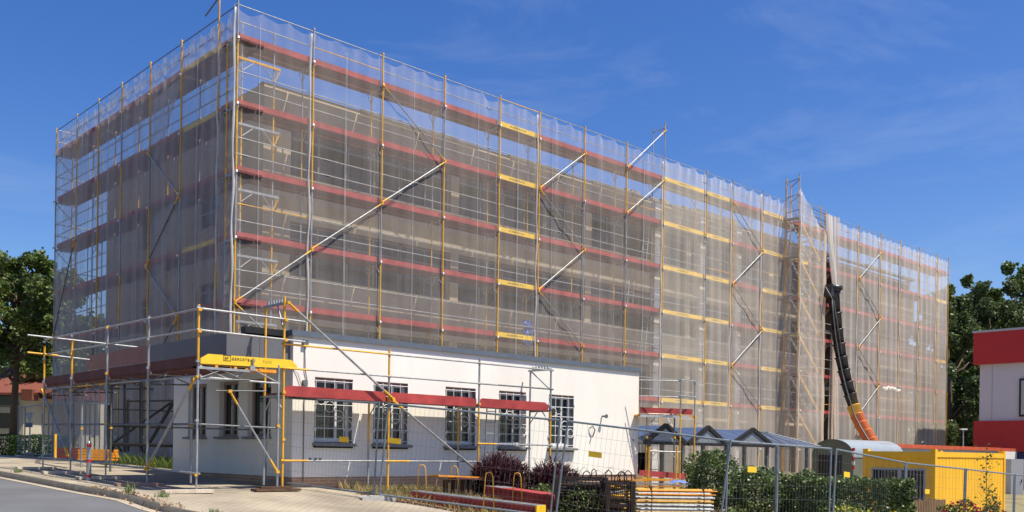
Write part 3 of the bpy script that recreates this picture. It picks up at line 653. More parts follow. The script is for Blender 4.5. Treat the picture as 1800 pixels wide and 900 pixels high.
# front window: frame, glass, white grille with rings, sill
def fwindow():
    W, Hh = 1.02, WZ1-WZ0; f = MB(); y = .13
    f.box(0, W, y, y+.012, Hh-.05, Hh, 1); f.box(0, .012, .001, y, 0, Hh, 2); f.box(W-.012, W, .001, y, 0, Hh, 2); f.box(0.012, W-.012, .001, y, Hh-.012, Hh, 1)
    f.box(.02, W-.02, y+.013, y+.08, .02, .11); f.box(.02, W-.02, y+.013, y+.08, Hh-.11, Hh-.05); f.box(.02, .1, y+.013, y+.08, .111, Hh-.111); f.box(W-.1, W-.02, y+.013, y+.08, .111, Hh-.111); f.box(W*.62, W*.62+.05, y+.016, y+.077, .111, Hh-.111)
    fo = f.build('window', [M['winwhite'], M['soffit'], M['sill']])
    gl = MB(); gl.add([(.05, y+.06, .05), (W-.05, y+.06, .05), (W-.05, y+.06, Hh-.05), (.05, y+.06, Hh-.05)], [(0, 1, 2, 3)]); gl.build('pane', M['glass'], fo)
    q = MB(); yy = -.015; rr = .009
    q.tube((.02, yy, .04), (.02, yy, Hh-.08), rr); q.tube((W-.02, yy, .04), (W-.02, yy, Hh-.08), rr)
    for k in range(1, 4): q.tube((W*k/4, yy, 0), (W*k/4, yy, Hh-.04), rr)
    for k in range(6): q.tube((.0, yy, .06+k*(Hh-.14)/5), (W, yy, .06+k*(Hh-.14)/5), rr)
    for cx, cz in ((.15, .98), (.38, .82), (.62, .62), (.86, .4)):
        q.path([(cx+.125*math.cos(t*math.pi/8), yy-.012, cz+.125*math.sin(t*math.pi/8)) for t in range(17)], .009, n=5)
    for cx, cz in ((0, .3), (W, .3), (0, 1.2), (W, 1.2)): q.tube((cx, yy, cz), (cx, .05, cz), .012); q.obox((cx, yy-.01, cz), (.025, 0, 0), (0, .015, 0), (0, 0, .035))
    q.build('window_grille', M['grille'], fo)
    s = MB(); s.obox((W/2, -.03, -.04), (W/2+.05, 0, 0), (0, .12, .012), (0, 0, .03)); s.obox((W/2, .03, -.095), (W/2+.02, 0, 0), (0, .03, 0), (0, 0, .024)); s.build('sill', M['sill'], fo)
    return fo
fw = fwindow()
for i, (a, b) in enumerate(FW):
    o = fw if i == 0 else copy_tree(fw); o.parent = an; o.location = (a, 0, WZ0)
def lwindow(Ww):
    Hh = 1.36; f = MB(); f.box(.12, .2, 0, Ww, 0, .07); f.box(.12, .2, 0, Ww, Hh-.07, Hh); f.box(.12, .2, 0, .07, .071, Hh-.071); f.box(.12, .2, Ww-.07, Ww, .071, Hh-.071); f.box(.118, .202, Ww/2-.04, Ww/2+.04, .071, Hh-.071)
    fo = f.build('window', M['soffit']); gl = MB(); gl.add([(.16, .03, .03), (.16, Ww-.03, .03), (.16, Ww-.03, Hh-.03), (.16, .03, Hh-.03)], [(0, 1, 2, 3)]); gl.build('pane', M['glass'], fo)
    s = MB(); s.obox((-.03, Ww/2, -.03), (.1, 0, -.01), (0, Ww/2+.05, 0), (0, 0, .025)); s.build('sill', M['sill'], fo); return fo
lw = lwindow(1.05)
for i, (a, b) in enumerate(LW):
    o = lw if i == 0 else copy_tree(lw); o.parent = an; o.location = (0, a, 1.1); o.scale = (1, (b-a)/1.05, 1)
cb = MB(); cb.path([(.28, -.02, 3.25), (.29, -.03, 2.6), (.36, -.02, 2.3), (.28, -.02, 1.9), (.28, -.02, .1)], .012, n=5); cb.obox((.28, -.04, 3.2), (.06, 0, 0), (0, .04, 0), (0, 0, .05)); cb.obox((.28, -.04, 2.3), (.05, 0, 0), (0, .04, 0), (0, 0, .06)); cb.obox((-.02, .05, 2.62), (.04, 0, 0), (0, .04, 0), (0, 0, .04))
cb.path([(-.02, 0, 2.6), (.1, -.03, 2.5), (.2, -.03, 2.25), (.28, -.03, 2.35)], .008, n=4); cb.build('lightning_cable', M['galv_dark'], an)
for k, x in enumerate((.46, .6, .72)):
    v = MB(); v.tube((x, -.02, .6), (x, .01, .6), .03 if k < 2 else .035, n=12 if k < 2 else 4); v.build('vent_cover', M['black'], an)
v = MB(); v.tube((10.3, -.02, 1.92), (10.3, -.16, 1.92), .03); v.tube((10.3, -.16, 1.92), (10.3, -.2, 1.92), .06); v.path([(9.75, -.02, 1.55), (9.8, -.1, 1.62), (9.9, -.1, 1.5), (9.82, -.08, 1.3)], .02); v.build('tap', M['galv_dark'], an)
# canopy left of the annexe
cn = thing('entrance_canopy', (-1.5, .15, 2.7), 'dark grey sheet clad canopy box at the shaded end of the annexe', 'canopy')
c = MB(); c.box(-1.52, -.02, .12, .16, 2.72, 3.25); c.box(-1.52, -1.48, .164, 4.1, 2.72, 3.27); c.box(-1.47, -.02, .17, 4.1, 2.74, 2.8); c.box(-.75, -.74, .112, .119, 2.72, 3.25); c.build('fascia', M['fascia'], cn)
c = MB(); c.box(-1.0, -.07, .3, .5, 3.28, 3.47); c.box(-1.0, -.07, .3, 3.5, 3.29, 3.33); c.build('upstand', M['black'], cn)
c = MB(); c.box(-1.52, -1.49, 4.11, 8.3, 2.9, 3.3); c.build('brown_board', M['brownboard'], cn)
# ------------------------------------------------------------------ scaffold along the annexe front
PY = -1.0; PXS = [-.80, 1.88, 4.6, 7.12]
fs = thing('annexe_scaffold', (-.8, PY, 0), 'low scaffold along the sunlit annexe front with one row of red toe boards', 'scaffold')
for i, x in enumerate(PXS):
    m_ = MB(); zt = (3.98, 3.12, 3.12, 3.05)[i]; z0 = g(x, PY)
    segs = {0: [(z0, zt, 1)], 1: [(z0, 2.1, 1), (2.1, 2.5, 0), (2.5, zt, 1)], 2: [(z0, 1.9, 1), (1.9, zt, 0)], 3: [(z0, 1.9, 1), (1.9, zt, 0)]}[i]
    for a, b, c_ in segs: m_.tube((x, PY, a), (x, PY, b), .026, c_)
    for z in (.58, 1.02, 2.0, 2.5, 3.0): m_.clamp((x, PY-.01, z), 1 if i < 3 else 0, .04)
    m_.build('standard', mats_s, fs)
    m_ = MB(); zi = (3.85, 1.95, 1.95, 3.03)[i]; xx = x+(-.1 if i == 0 else 0)
    m_.tube((x, -.22, z0+.1), (x, -.22, zi*.5), .026, 0); m_.tube((x, -.22, zi*.5), (x, -.22, zi), .026, 1 if i != 3 else 0); m_.build('standard', mats_s, fs)
    m_ = MB(); m_.bar((x, PY, 1.93), (x, -.22, 1.93), .04, .05); m_.tube((x, PY+.05, 1.65), (x, PY+.3, 1.9), .015); m_.tube((x, -.22, 1.6), (x, -.5, 1.9), .015); m_.tube((x, PY, 1.62), (x, PY+.08, 1.68), .015)
    if i in (0, 3):
        m_.build('transom', mats_s, fs); m_ = MB()
        z = 3.85 if i == 0 else 3.03; m_.bar((x, PY, z), (x, -.15, z), .05, .05); m_.tube((x, PY, z-.55), (x, -.22, z), .02) if i == 3 else m_.tube((x, PY+.05, z-.5), (x, PY+.3, z), .018)
        for q in range(6): m_.obox((x, PY+.12+q*.11, z+.06), (.02, 0, 0), (0, .02, 0), (0, 0, .04))
    m_.build('transom', mats_s, fs)
for i in range(3):
    a, b = PXS[i]+.04, PXS[i+1]-.04
    d = MB(); d.box(a, b, -.93, -.56, 1.95, 2.0); d.box(a, b, -.54, -.15, 1.95, 2.0); dk = d.build('deck', M['deckred'], fs)
    t = MB(); tp = [(a, -.95, 1.93), (b, -.95, 1.93), (b, -.95, 2.08), (b-.12, -.95, 2.15), (a+.12, -.95, 2.15), (a, -.95, 2.08)]; bk = [(x, y+.03, z) for x, y, z in tp]
    t.add(tp+bk, [(0, 1, 2, 3, 4, 5), (11, 10, 9, 8, 7, 6)]+[((i_+1) % 6, i_, i_+6, (i_+1) % 6+6) for i_ in range(6)]); t.build('toe_board', M['red'], dk)
    for z, c in ((3.0, 1 if i == 0 else 0), (2.5, 2 if i == 2 else 0), (1.02 if i == 2 else .58, 0)):
        m_ = MB(); m_.tube((a-.1, PY-.03, z), (b+.1, PY-.03, z), .02, c, 7); m_.tube((a-.1, PY-.03, z), (a+.55, PY-.03, z), .022, 1 if z < 1.2 or i == 0 else 0); m_.build('guard_rail', mats_s, fs)
brace(fs, (-.75, PY-.06, 3.86), (1.95, PY-.06, 2.0)); brace(fs, (1.95, PY-.08, 1.95), (4.6, PY-.06, .3))
m_ = MB(); m_.bar((-1.45, PY, g(0, -1)+.03), (-.45, PY-.05, g(0, -1)+.03), .26, .05); m_.bar((-1.3, PY+.05, g(0, -1)+.08), (-.6, PY+.02, g(0, -1)+.08), .2, .04); tag(m_.build('sole_plank', M['darkwood']), 'brown planks under the yellow standard at the annexe corner', 'plank', 'planks under standards')
ld = MB()
for dx in (0, .3): ld.tube((5.0+dx, -.85, 1.98), (5.28+dx, -.45, .05), .016)
for k in range(7): f = (k+.5)/7; ld.tube((5.0+.28*f, -.85+.4*f, 1.98-1.93*f), (5.3+.28*f, -.85+.4*f, 1.98-1.93*f), .012, 0, 5)
tag(ld.build('ladder', mats_s), 'narrow steel ladder leaning under the annexe scaffold near the fourth window', 'ladder')
# ------------------------------------------------------------------ porch scaffold on the left
PX = -2.69; PYS = [-1.05, 1.31, 3.63, 5.95, 8.02]
ps = thing('porch_scaffold', (PX, -1.05, 0), 'low scaffold standing on the pavement round the entrance canopy with dark red decks', 'scaffold')
for i, y in enumerate(PYS):
    m_ = MB(); z0 = g(PX, y)+.05
    cs = [(z0+.25, 2.4, 0), (2.4, 2.5, 2), (2.5, 3.6, 1)] if i == 0 else ([(z0+.25, 2.6, 0), (2.6, 3.45, 1)] if i in (3, 4) else [(z0+.25, 3.6, 0)])
    m_.tube((PX, y, z0), (PX, y, z0+.3), .018, 0); m_.obox((PX, y, z0), (.07, 0, 0), (0, .07, 0), (0, 0, .006))
    for a, b, c_ in cs: m_.tube((PX, y, a), (PX, y, b), .026, c_)
    for z in (z0+.3, 1.35, 2.2, 2.5, 3.1, 3.55): m_.clamp((PX-.01, y, z), 1 if (i+int(z*3)) % 3 == 0 else 0, .038)
    m_.build('standard', mats_s, ps)
    for xi in ((-1.72,) if i else (-.93,)):
        m_ = MB(); yi = y if i else -1.02; m_.tube((xi, yi, z0), (xi, yi, 2.72 if i else 2.55), .026, 2 if i in (2, 3) else 0); m_.clamp((xi, yi, 1.3), 1, .04); m_.build('standard', mats_s, ps)
        m_ = MB(); m_.bar((PX, y, 2.38), (-1.6, y, 2.38), .04, .05); m_.tube((PX, y, 2.15), (-1.6, y, 2.2), .018, 2); m_.tube((PX+.05, y, 2.18), (-2.2, y, 2.36), .014, 2); m_.tube((-1.7, y, 2.18), (-2.2, y, 2.36), .014, 2); m_.build('transom', mats_s, ps)
for i in range(4):
    a, b = PYS[i]+.04, PYS[i+1]-.04
    for k in range(3):
        d = MB(); x0 = PX+.06+k*.33; d.box(x0, x0+.3, a, b, 2.38, 2.44); dk = d.build('deck', M['deckred'], ps)
        if k == 0: t = MB(); t.box(x0-.03, x0-.003, a, b, 2.42, 2.62+.0); t.build('toe_board', M['deckred'], dk)  # red board in the darker deck colour: porch shade put into it
    sp = MB(); sp.obox((-2.1, a+.5, 2.36), (.02, 0, 0), (0, .02, 0), (0, 0, .04)); sp.obox((-2.1, b-.5, 2.36), (.02, 0, 0), (0, .02, 0), (0, 0, .04)); sp.build('deck_clip', M['galv'], ps)
for z, c in ((3.52, 0), (3.12, 0), (2.22, 0), (1.28, 0), (.32, 0)):
    for i in range(4):
        if z == .32 and i == 3: pass
        zz = z+(.08*i/3 if z > 1 else .05*i); m_ = MB(); m_.tube((PX+.03, PYS[i]-.06, zz), (PX+.03, PYS[i+1]+.06, zz+(.02 if z > 1 else .05)), .022, c if z > 2.3 else (1 if i == 2 and z > 2 else (2 if z in (1.28,) else 0))); m_.build('guard_rail', mats_s, ps)
for z, y1, c in ((3.6, 7.95, 0), (3.15, 7.95, 0)):
    m_ = MB(); m_.tube((PX-.45, y1-.05, z+.08), (1.6 if z > 3.3 else -.6, y1+.1, z-.02), .024, 0); 
    if z < 3.3: m_.tube((PX-.45, y1-.05, z+.08), (PX+.3, y1-.03, z+.06), .026, 1)
    m_.build('guard_rail', mats_s, ps)
for z in (3.5, 3.08): m_ = MB(); m_.tube((PX-.05, -1.08, z+.02), (-.35, -1.06, z), .024, 0); m_.clamp((PX, -1.08, z), 1); m_.clamp((-.8, -1.06, z), 1); m_.build('guard_rail', mats_s, ps)
m_ = MB(); m_.tube((PX, -1.02, 2.2), (-.9, -1.02, 2.17), .022); m_.tube((PX+.05, -1.02, 2.42), (-2.05, -1.02, 2.19), .016); m_.tube((-2.0, -1.02, 2.19), (-1.55, -1.02, 2.42), .016); m_.tube((-1.5, -1.02, 2.42), (-.95, -1.02, 2.19), .016); m_.obox((-1.55, -1.05, 2.44), (.05, 0, 0), (0, .04, 0), (0, 0, .05)); m_.tube((-1.53, -1.07, 2.42), (-1.53, -1.07, 2.64), .02); m_.build('lattice_girder', mats_s, ps)
for y in (1.4, 4.0, 6.3):
    m_ = MB(); m_.tube((PX, y-1.1, 2.35), (PX+.02, y, 2.2), .014, 2); m_.tube((PX, y, 2.2), (PX+.02, y+1.0, 2.35), .014, 2); m_.build('lattice_girder', mats_s, ps)
m_ = MB(); m_.tube((-2.3, -1.0, 1.95), (-1.2, -1.0, 2.0), .014, 2); m_.tube((-2.3, 1.2, 1.25), (-.4, 1.2, 1.25), .02, 2); m_.tube((-2.6, -1.0, 1.28), (-.85, -1.0, 1.25), .02, 2); m_.build('ledger_tube', mats_s, ps)
t = MB(); a, b = PX+.06, -.5; tp = [(a, PY-.03, 2.46), (b, PY-.03, 2.5), (b, PY-.03, 2.56), (b-.14, PY-.03, 2.68), (a+.16, PY-.03, 2.66), (a, PY-.03, 2.56)]; bkk = [(x, y+.03, z) for x, y, z in tp]
t.add(tp+bkk, [(0, 1, 2, 3, 4, 5), (11, 10, 9, 8, 7, 6)]+[((i_+1) % 6, i_, i_+6, (i_+1) % 6+6) for i_ in range(6)]); yb_ = t.build('toe_board', M['yelpaint'], ps, 'long yellow toe board with black lettering facing the pavement')
t = MB(); t.box(PX+.06, -.98, PY-.01, PY+.3, 2.385, 2.45)
for x in (-2.3, -1.9, -1.35): t.obox((x, PY-.02, 2.42), (.03, 0, 0), (0, .02, 0), (0, 0, .03))
t.build('deck', M['orange'], ps)
def lettering(body, size, m, loc, parent, rot=(R(90), 0, 0), name='lettering', spacing=1.0, extrude=.001):
    cu = bpy.data.curves.new(name, 'FONT'); cu.body = body; cu.size = size; cu.extrude = extrude; cu.space_character = spacing; cu.offset = size*.012
    o = bpy.data.objects.new(name, cu); COL.objects.link(o); me = bpy.data.meshes.new_from_object(o.evaluated_get(bpy.context.evaluated_depsgraph_get())); bpy.data.objects.remove(o)
    me.materials.clear(); me.materials.append(m); q = bpy.data.objects.new(name, me); COL.objects.link(q); q.rotation_euler = rot
    off = Vector((0, 0, 0)); pp = parent
    while pp: off += pp.location; pp = pp.parent
    q.parent = parent; q.location = Vector(loc)-off; return q
ty = PY-.033
lettering('BP', .075, M['inkdark'], (-2.135, ty, 2.575), yb_, spacing=1.1)
lettering('GERÜSTBAU', .075, M['inkdark'], (-1.98, ty, 2.575), yb_, spacing=1.32)
lettering('PLUS', .075, M['inkpale'], (-1.3, ty, 2.575), yb_, spacing=1.35)
lb = MB()
for (x0, x1, z0, z1) in ((-2.16, -2.0, 2.655, 2.664), (-2.16, -2.0, 2.551, 2.56), (-2.16, -2.151, 2.56, 2.655), (-2.009, -2.0, 2.56, 2.655)): lb.box(x0, x1, ty-.002, ty+.002, z0, z1)
lb.build('logo_frame', M['inkdark'], yb_)
brace(ps, (PX-.05, 8.0, 2.3), (PX-.05, 6.0, .6)); brace(ps, (PX-.04, -.98, 2.15), (PX-.02, 1.31, .35)); brace(ps, (-2.05, -1.1, 1.95), (-.95, -1.06, .35), 0, .02)
for i, (y, lab, mm) in enumerate([(-1.05, 'pale thick sole plank under the front corner standard of the porch scaffold', 'wood'), (1.31, 'reddish plank under the second standard from the porch corner', 'brownboard'), (3.63, 'weathered plank under the third standard, beside the banded bollard', 'wood'), (5.95, 'pale plank with orange end under the fourth standard', 'wood'), (8.02, 'pale plank under the last standard of the porch scaffold', 'wood')]):
    m_ = MB(); z = g(PX, y); m_.obox((PX-.16, y+.02, z+.035), (.46, -.06, 0), (.02, .15, 0), (0, 0, .032)); tag(m_.build('sole_plank', M[mm]), lab, 'plank', 'planks under standards')
# dark steel frames and stairs beneath the porch
sfm = thing('steel_stair_frame', (-.6, 8.6, .2), 'dark steel frame with diagonal stair rails under the porch deck', 'frame')
m_ = MB()
def q_(px, py, Y=27.0): return P(px, py, Y)
for px, y0, y1, r in ((190, 712, 790, .05), (196, 672, 792, .035), (219, 672, 795, .035), (225, 702, 795, .04), (248, 668, 795, .05), (316, 640, 790, .03), (318, 650, 775, .03)): m_.tube(q_(px, y0), q_(px, y1), r)
m_.build('post', M['black'], sfm)
m_ = MB()
for a, b, r in (((197, 719), (308, 723), .022), ((228, 705), (302, 704), .028), ((196, 748), (316, 752), .04), ((197, 781), (305, 783), .06)): m_.tube(q_(*a), q_(*b), r)
m_.build('rail', M['black'], sfm)
m_ = MB(); m_.tube(q_(200, 778), q_(300, 708), .035); m_.tube(q_(252, 797), q_(315, 690), .05); m_.tube(q_(196, 795), q_(204, 780), .03); m_.tube(q_(215, 795), q_(204, 780), .03); m_.build('diagonal_rail', M['black'], sfm)
# stacks of boards, bollard
def stack(label, px0, px1, pz0, pz1, Y, m, n, cat='board stack'):
    a, b = P(px0, pz1, Y), P(px1, pz1, Y); t = thing('board_stack', a, label, cat, 'stacks of toe boards'); hh = (P(px0, pz0, Y)-a).length/n
    for k in range(n):
        z = a.z+hh*(k+.5); o1 = random.uniform(-.05, .05); s = MB(); d = Vector((b.x-a.x, b.y-a.y, 0)); nn = Vector((-d.y, d.x, 0)).normalized()
        s.obox((a+b)/2+Vector((0, 0, 0))+nn*.2+d*o1*.3+Vector((0, 0, z-(a.z+b.z)/2)), d/2, nn*.2, (0, 0, hh*.42)); s.build('board', m, t)
    return t
stack('pile of dark red boards on the pavement by the end of the building', 100, 146, 787, 806, 28.5, M['deckred'], 4)
stack('bright orange boards stacked on the pavement beside the dark red ones', 137, 198, 789, 809, 27.6, M['orange'], 4)
m_ = MB(); p = P(97, 806, 28.4); m_.obox(p+Vector((0, 0, .35)), (.03, 0, 0), (0, .03, 0), (0, 0, .38)); tag(m_.build('marker_post', M['yel']), 'short orange wooden post at the left end of the board pile', 'post')
bo = thing('bollard', (-3.2, 3.25, g(-3.2, 3.25)), 'grey steel bollard with three red bands at the kerb', 'bollard')
z = bo.location.z; s = MB(); s.tube((-3.2, 3.25, z), (-3.2, 3.25, z+.84), .052, n=16); s.tube((-3.2, 3.25, z+.84), (-3.2, 3.25, z+.88), .052, n=16, r2=.03); s.build('post', M['galv'], bo)
for h in (.1, .44, .78): s = MB(); s.tube((-3.2, 3.25, z+h-.03), (-3.2, 3.25, z+h+.03), .055, n=16); s.build('red_band', M['redtape'], bo)

# ------------------------------------------------------------------ site fence panels
def fence_panel(L, H=2.0, leg=.12, mesh_low=.0):
    t = thing('mobile_fence', (0, 0, 0), 'x', 'fence'); s = MB(); r = .021
    s.tube((0, 0, 0), (0, 0, H), r); s.tube((L, 0, 0), (L, 0, H), r); s.tube((0, 0, H-.02), (L, 0, H-.02), r); s.tube((0, 0, leg), (L, 0, leg), r)
    for x, d in ((0, 1), (L, -1)): s.add([(x, -.003, H-.03), (x+d*.1, -.003, H-.03), (x, -.003, H-.13)], [(0, 1, 2)]); s.add([(x, -.003, leg+.03), (x+d*.1, -.003, leg+.03), (x, -.003, leg+.13)], [(0, 1, 2)])
    s.build('frame', M['fence'], t)
    s = MB(); n = int(L/.1)
    for i in range(1, n): s.tube((L*i/n, .012, leg), (L*i/n, .012, H-.02), .0017, n=3, caps=False)
    for k in range(1, 7): z = leg+(H-leg)*k/7; s.tube((0, .012, z), (L, .012, z), .002, n=3, caps=False)
    s.build('wire_mesh', M['wire'], t); return t
def foot(parent_loc, label, rz=0.0, grp='concrete fence feet'):
    s = MB(); x, y, z = parent_loc; c, q = math.cos(rz), math.sin(rz); ax = Vector((c, q, 0)); ay = Vector((-q, c, 0)); P0 = Vector(parent_loc)
    prof = [(-.36, 0), (.36, 0), (.36, .09), (.3, .13), (-.3, .13), (-.36, .09)]
    vs = [P0+ax*a+ay*b_+Vector((0, 0, h)) for b_ in (-.12, .12) for a, h in prof]; s.add(vs, [(0, 1, 2, 3, 4, 5), (11, 10, 9, 8, 7, 6)]+[((i+1) % 6, i, i+6, (i+1) % 6+6) for i in range(6)])
    for a in (-.2, .2): s.tube(P0+ax*a+Vector((0, 0, .05)), P0+ax*a+Vector((0, 0, .14)), .04, 1)
    return tag(s.build('concrete_block', [M['cblock'], M['black']]), label, 'fence foot', grp)
def tagplate(p0, d, fr, z, label):
    c = Vector(p0)+d*fr; c.z += z; n = Vector((d.y, -d.x, 0)).normalized(); dd = d.normalized(); s = MB(); s.obox(c+n*.02, dd*.13, n*.002, (0, 0, .055)); o = s.build('warning_tag', M['tagyel']); 
    s2 = MB()
    return tag(o, label, 'tag', 'yellow tags wired to the fence')
FP = [(-.33, .62, 0), (.46, -2.62, -.2), (2.37, -5.78, -.53), (3.95, -8.6, -.9), (7.25, -8.95, -1.0), (10.76, -8.87, -1.28), (14.34, -8.82, -1.43), (17.95, -8.78, -1.6), (21.5, -8.74, -1.7)]
FLAB = ['site fence panel from the annexe corner to the grey foot on the pavement edge', 'site fence panel in front of the red board stack', 'site fence panel in front of the rusty stillages', 'site fence panel in front of the tall shrubs and bike shelter', 'site fence panel before the ivy hedge with yellow flowers', 'site fence panel before the yellow container window', 'site fence panel before the yellow container end with roses', 'last site fence panel at the right edge by the blue wall']
TAGS = [(.72, 1.18), (.1, 1.25), (.25, 1.42), (.23, 1.48), (.18, 1.5), (.35, 1.35), None, (.25, 1.35)]
TLAB = ['yellow tag on the fence between the first and second annexe windows', 'yellow tag on the fence below the second annexe window', 'yellow tag against the blank white end of the annexe', 'yellow tag in front of the tall shrubs under the shelter gable', 'yellow tag in front of the ivy hedge', 'yellow tag before the yellow container window', '', 'yellow tag at the right edge before the blue wall']
protos = {}
def place_panel(a, b, lab, grp):
    a, b = Vector(a), Vector(b); d = b-a; L = round(math.hypot(d.x, d.y), 1); 
    if L not in protos: t = fence_panel(L); protos[L] = t
    else: t = copy_tree(protos[L])
    t.location = a; t.rotation_euler = (0, -math.atan2(d.z, math.hypot(d.x, d.y)), math.atan2(d.y, d.x)); t['label'] = lab; t['group'] = grp; return t
for i in range(len(FP)-1):
    a, b = Vector(FP[i]), Vector(FP[i+1]); d = (b-a); a2 = a+d.normalized()*.03; b2 = b-d.normalized()*.06
    place_panel(a2, b2, FLAB[i], 'mobile fence panels round the building site')
    if TAGS[i]: tagplate(a, d, TAGS[i][0], TAGS[i][1], TLAB[i])
for i in range(1, 8):
    a = Vector(FP[i]); a.z -= .03
    foot(a, ['', 'grey concrete foot where fence meets the dry grass', 'concrete foot of the fence beside the red board stack', 'concrete foot of the fence left of the shrubs', 'concrete foot of the fence beside the ivy hedge', 'concrete foot of the fence left of the container window', 'concrete foot of the fence by the roses', 'concrete foot of the fence at the far right'][i], math.atan2(FP[i][1]-FP[i-1][1], FP[i][0]-FP[i-1][0])+R(60))
LF = [P(43, 803, 37.7), P(84, 806, 34.4), P(142, 815, 31.3), P(187, 826, 28.6), ]
for a, b, l in ((LF[0], LF[1], 'farthest left fence panel before the low green hedge'), (LF[1], LF[2], 'left fence panel just in front of the far net corner'), (LF[2], LF[3], 'left fence panel behind the orange boards')): 
    a = Vector(a); b = Vector(b); place_panel(a, b, l, 'fence panels left of the building')
place_panel(P(31, 797, 40.5), P(43, 803, 37.7), 'left fence panel seen almost edge on beside the give way sign', 'fence panels left of the building')
for k, q in enumerate(LF[:3]): foot(q-Vector((0, 0, .06)), ['concrete foot of the farthest left fence', 'concrete foot in front of the far net corner', 'concrete foot behind the orange boards'][k], .4)
# ------------------------------------------------------------------ foliage
def leafmesh(name, C, size, m, parent=None, aspect=1.0, up=.0, sizes=None, mi=None, tri=False):
    C = np.asarray(C, float); n = len(C); a = rng.normal(size=(n, 3)); a[:, 2] = a[:, 2]*.6+up; a /= np.linalg.norm(a, axis=1)[:, None]
    b = rng.normal(size=(n, 3)); b -= (b*a).sum(1)[:, None]*a; b /= np.linalg.norm(b, axis=1)[:, None]; s = (size*rng.uniform(.6, 1.3, n))[:, None] if sizes is None else (np.asarray(sizes))[:, None]
    a = a*s*aspect; b = b*s*.5
    V = np.stack([C-a*.5, C+b*.9, C+a*.5, C-b*.9], 1).reshape(-1, 3); F = np.arange(4*n).reshape(-1, 4)
    return fastmesh(name, V, F, m, mi, parent)
def tree(loc, H, cw, label, group, seed, lm='leaf', nl=9000, ls=.3, low=.22, ncl=46, rz=0, topspiky=.0):
    r_ = np.random.default_rng(seed); t = thing('broadleaf_tree', loc, label, 'tree', group, rz)
    tr = MB(); loc = Vector(loc); tr.path([loc+Vector((0, 0, -.5)), loc+Vector((.05*H*.1, 0, H*.25)), loc+Vector((.02*H, .01*H, H*.5)), loc+Vector((0, .03*H, H*.85))], [H*.022, H*.017, H*.012, H*.003], n=8)
    cl = []
    for k in range(ncl):
        th = r_.uniform(0, 6.28); h = low+(1-low)*r_.uniform(0, 1)**.8; rad = cw*.5*math.sin(math.pi*min(1, max(0, (h-low*.6)/(1.08-low*.6))))**.6*r_.uniform(.35, 1.0); rad *= 1 if h > low+.08 else .7
        c = Vector((math.cos(th)*rad, math.sin(th)*rad, h*H*.97)); cl.append((c, cw*.5*r_.uniform(.16, .3)*(1.1-.5*h)))
        if k % 3 == 0: s0 = Vector((0, 0, max(.15*H, c.z-.2*H*r_.uniform(.5, 1)))); tr.path([loc+s0, loc+s0.lerp(c, .5)+Vector((0, 0, -.02*H)), loc+c], [H*.008, H*.005, H*.001], n=5)
    tr.build('trunk', M['bark'], t)
    per = nl//ncl; pts = []
    for c, rr in cl:
        d = r_.normal(size=(per, 3)); d /= np.linalg.norm(d, axis=1)[:, None]; q = d*rr*(r_.uniform(.25, 1.15, per)**.7)[:, None]; q[:, 2] *= .75+topspiky; pts.append(q+np.array(c))
        for s_ in range(4):   # outer sprays
            d2 = r_.normal(size=3); d2 /= np.linalg.norm(d2); d2[2] = abs(d2[2])*.9; ln = rr*r_.uniform(1.1, 1.8); k_ = per//14; tt = r_.uniform(.6, 1, k_)[:, None]; pts.append(np.array(c)+d2*ln*tt+r_.normal(size=(k_, 3))*rr*.13)
    leafmesh('crown', np.concatenate(pts), ls, M[lm], t, up=.3); return t
def ground_at(p): return Vector((p.x, p.y, g(p.x, p.y)))
G1 = 'trees behind the left house'; G2 = 'trees beyond the far end of the building'
tl = tree(ground_at(P(22, 780, 50)), 10.8, 7.8, 'tall dark tree left of the netted building in front of the red roofed house', G1, 1, low=.4, ncl=70, nl=30000, ls=.19)
tree(ground_at(P(-75, 780, 54)), 11.8, 8, 'tree at the left edge of the view beside the tall dark tree', G1, 2, low=.42, nl=20000, ls=.2)
tree(ground_at(P(92, 780, 62)), 10.8, 6.5, 'tree partly hidden behind the far corner of the nets on the left', G1, 3, nl=16000, ls=.22)
tree(ground_at(P(150, 780, 75)), 11, 8, 'tree seen only through the nets of the short side', G1, 4, nl=8000, ls=.33)
for i, (px, Y, H_, cw, lab) in enumerate([(1668, 84, 16.8, 7.5, 'dark tree rising just beyond the far netted corner'), (1700, 90, 18.6, 8.5, 'tall dark tree behind the small lamp post'), (1745, 88, 17.6, 9, 'broad tree behind the left end of the red and white building'), (1792, 94, 21, 10, 'tallest tree at the right edge above the red and white building'),
                                          (1842, 90, 20, 10, 'tree beyond the right edge behind the red and white building'), (1725, 99, 19, 9, 'tree further back between the tall dark trees'), (1640, 96, 15.5, 9, 'tree seen through the nets of the far corner')]):
    tree(ground_at(P(px, 800, Y)), H_, cw, lab, G2, 20+i, lm='leafdark' if i % 2 == 0 else 'leaf', nl=26000, ls=.25, low=.04, ncl=60, topspiky=.3)
for i, (x, y, sc_) in enumerate([(-24, -13, 1.1), (-19, -4, 1.0), (-20, 5, 1.1), (-18.5, 14, .95), (-21, 24, 1.15), (-23, 36, 1.2)]):  # unseen trees added across the road to shade the left side
    t_ = copy_tree(tl); t_.location = (x, y, g(x, y)); t_.rotation_euler.z = i*1.1; t_.scale = (sc_,)*3; t_['group'] = 'unseen shade trees added across the road'
    t_['label'] = 'added unseen shade tree across the road, %s from the near end of the row' % ORD[i]
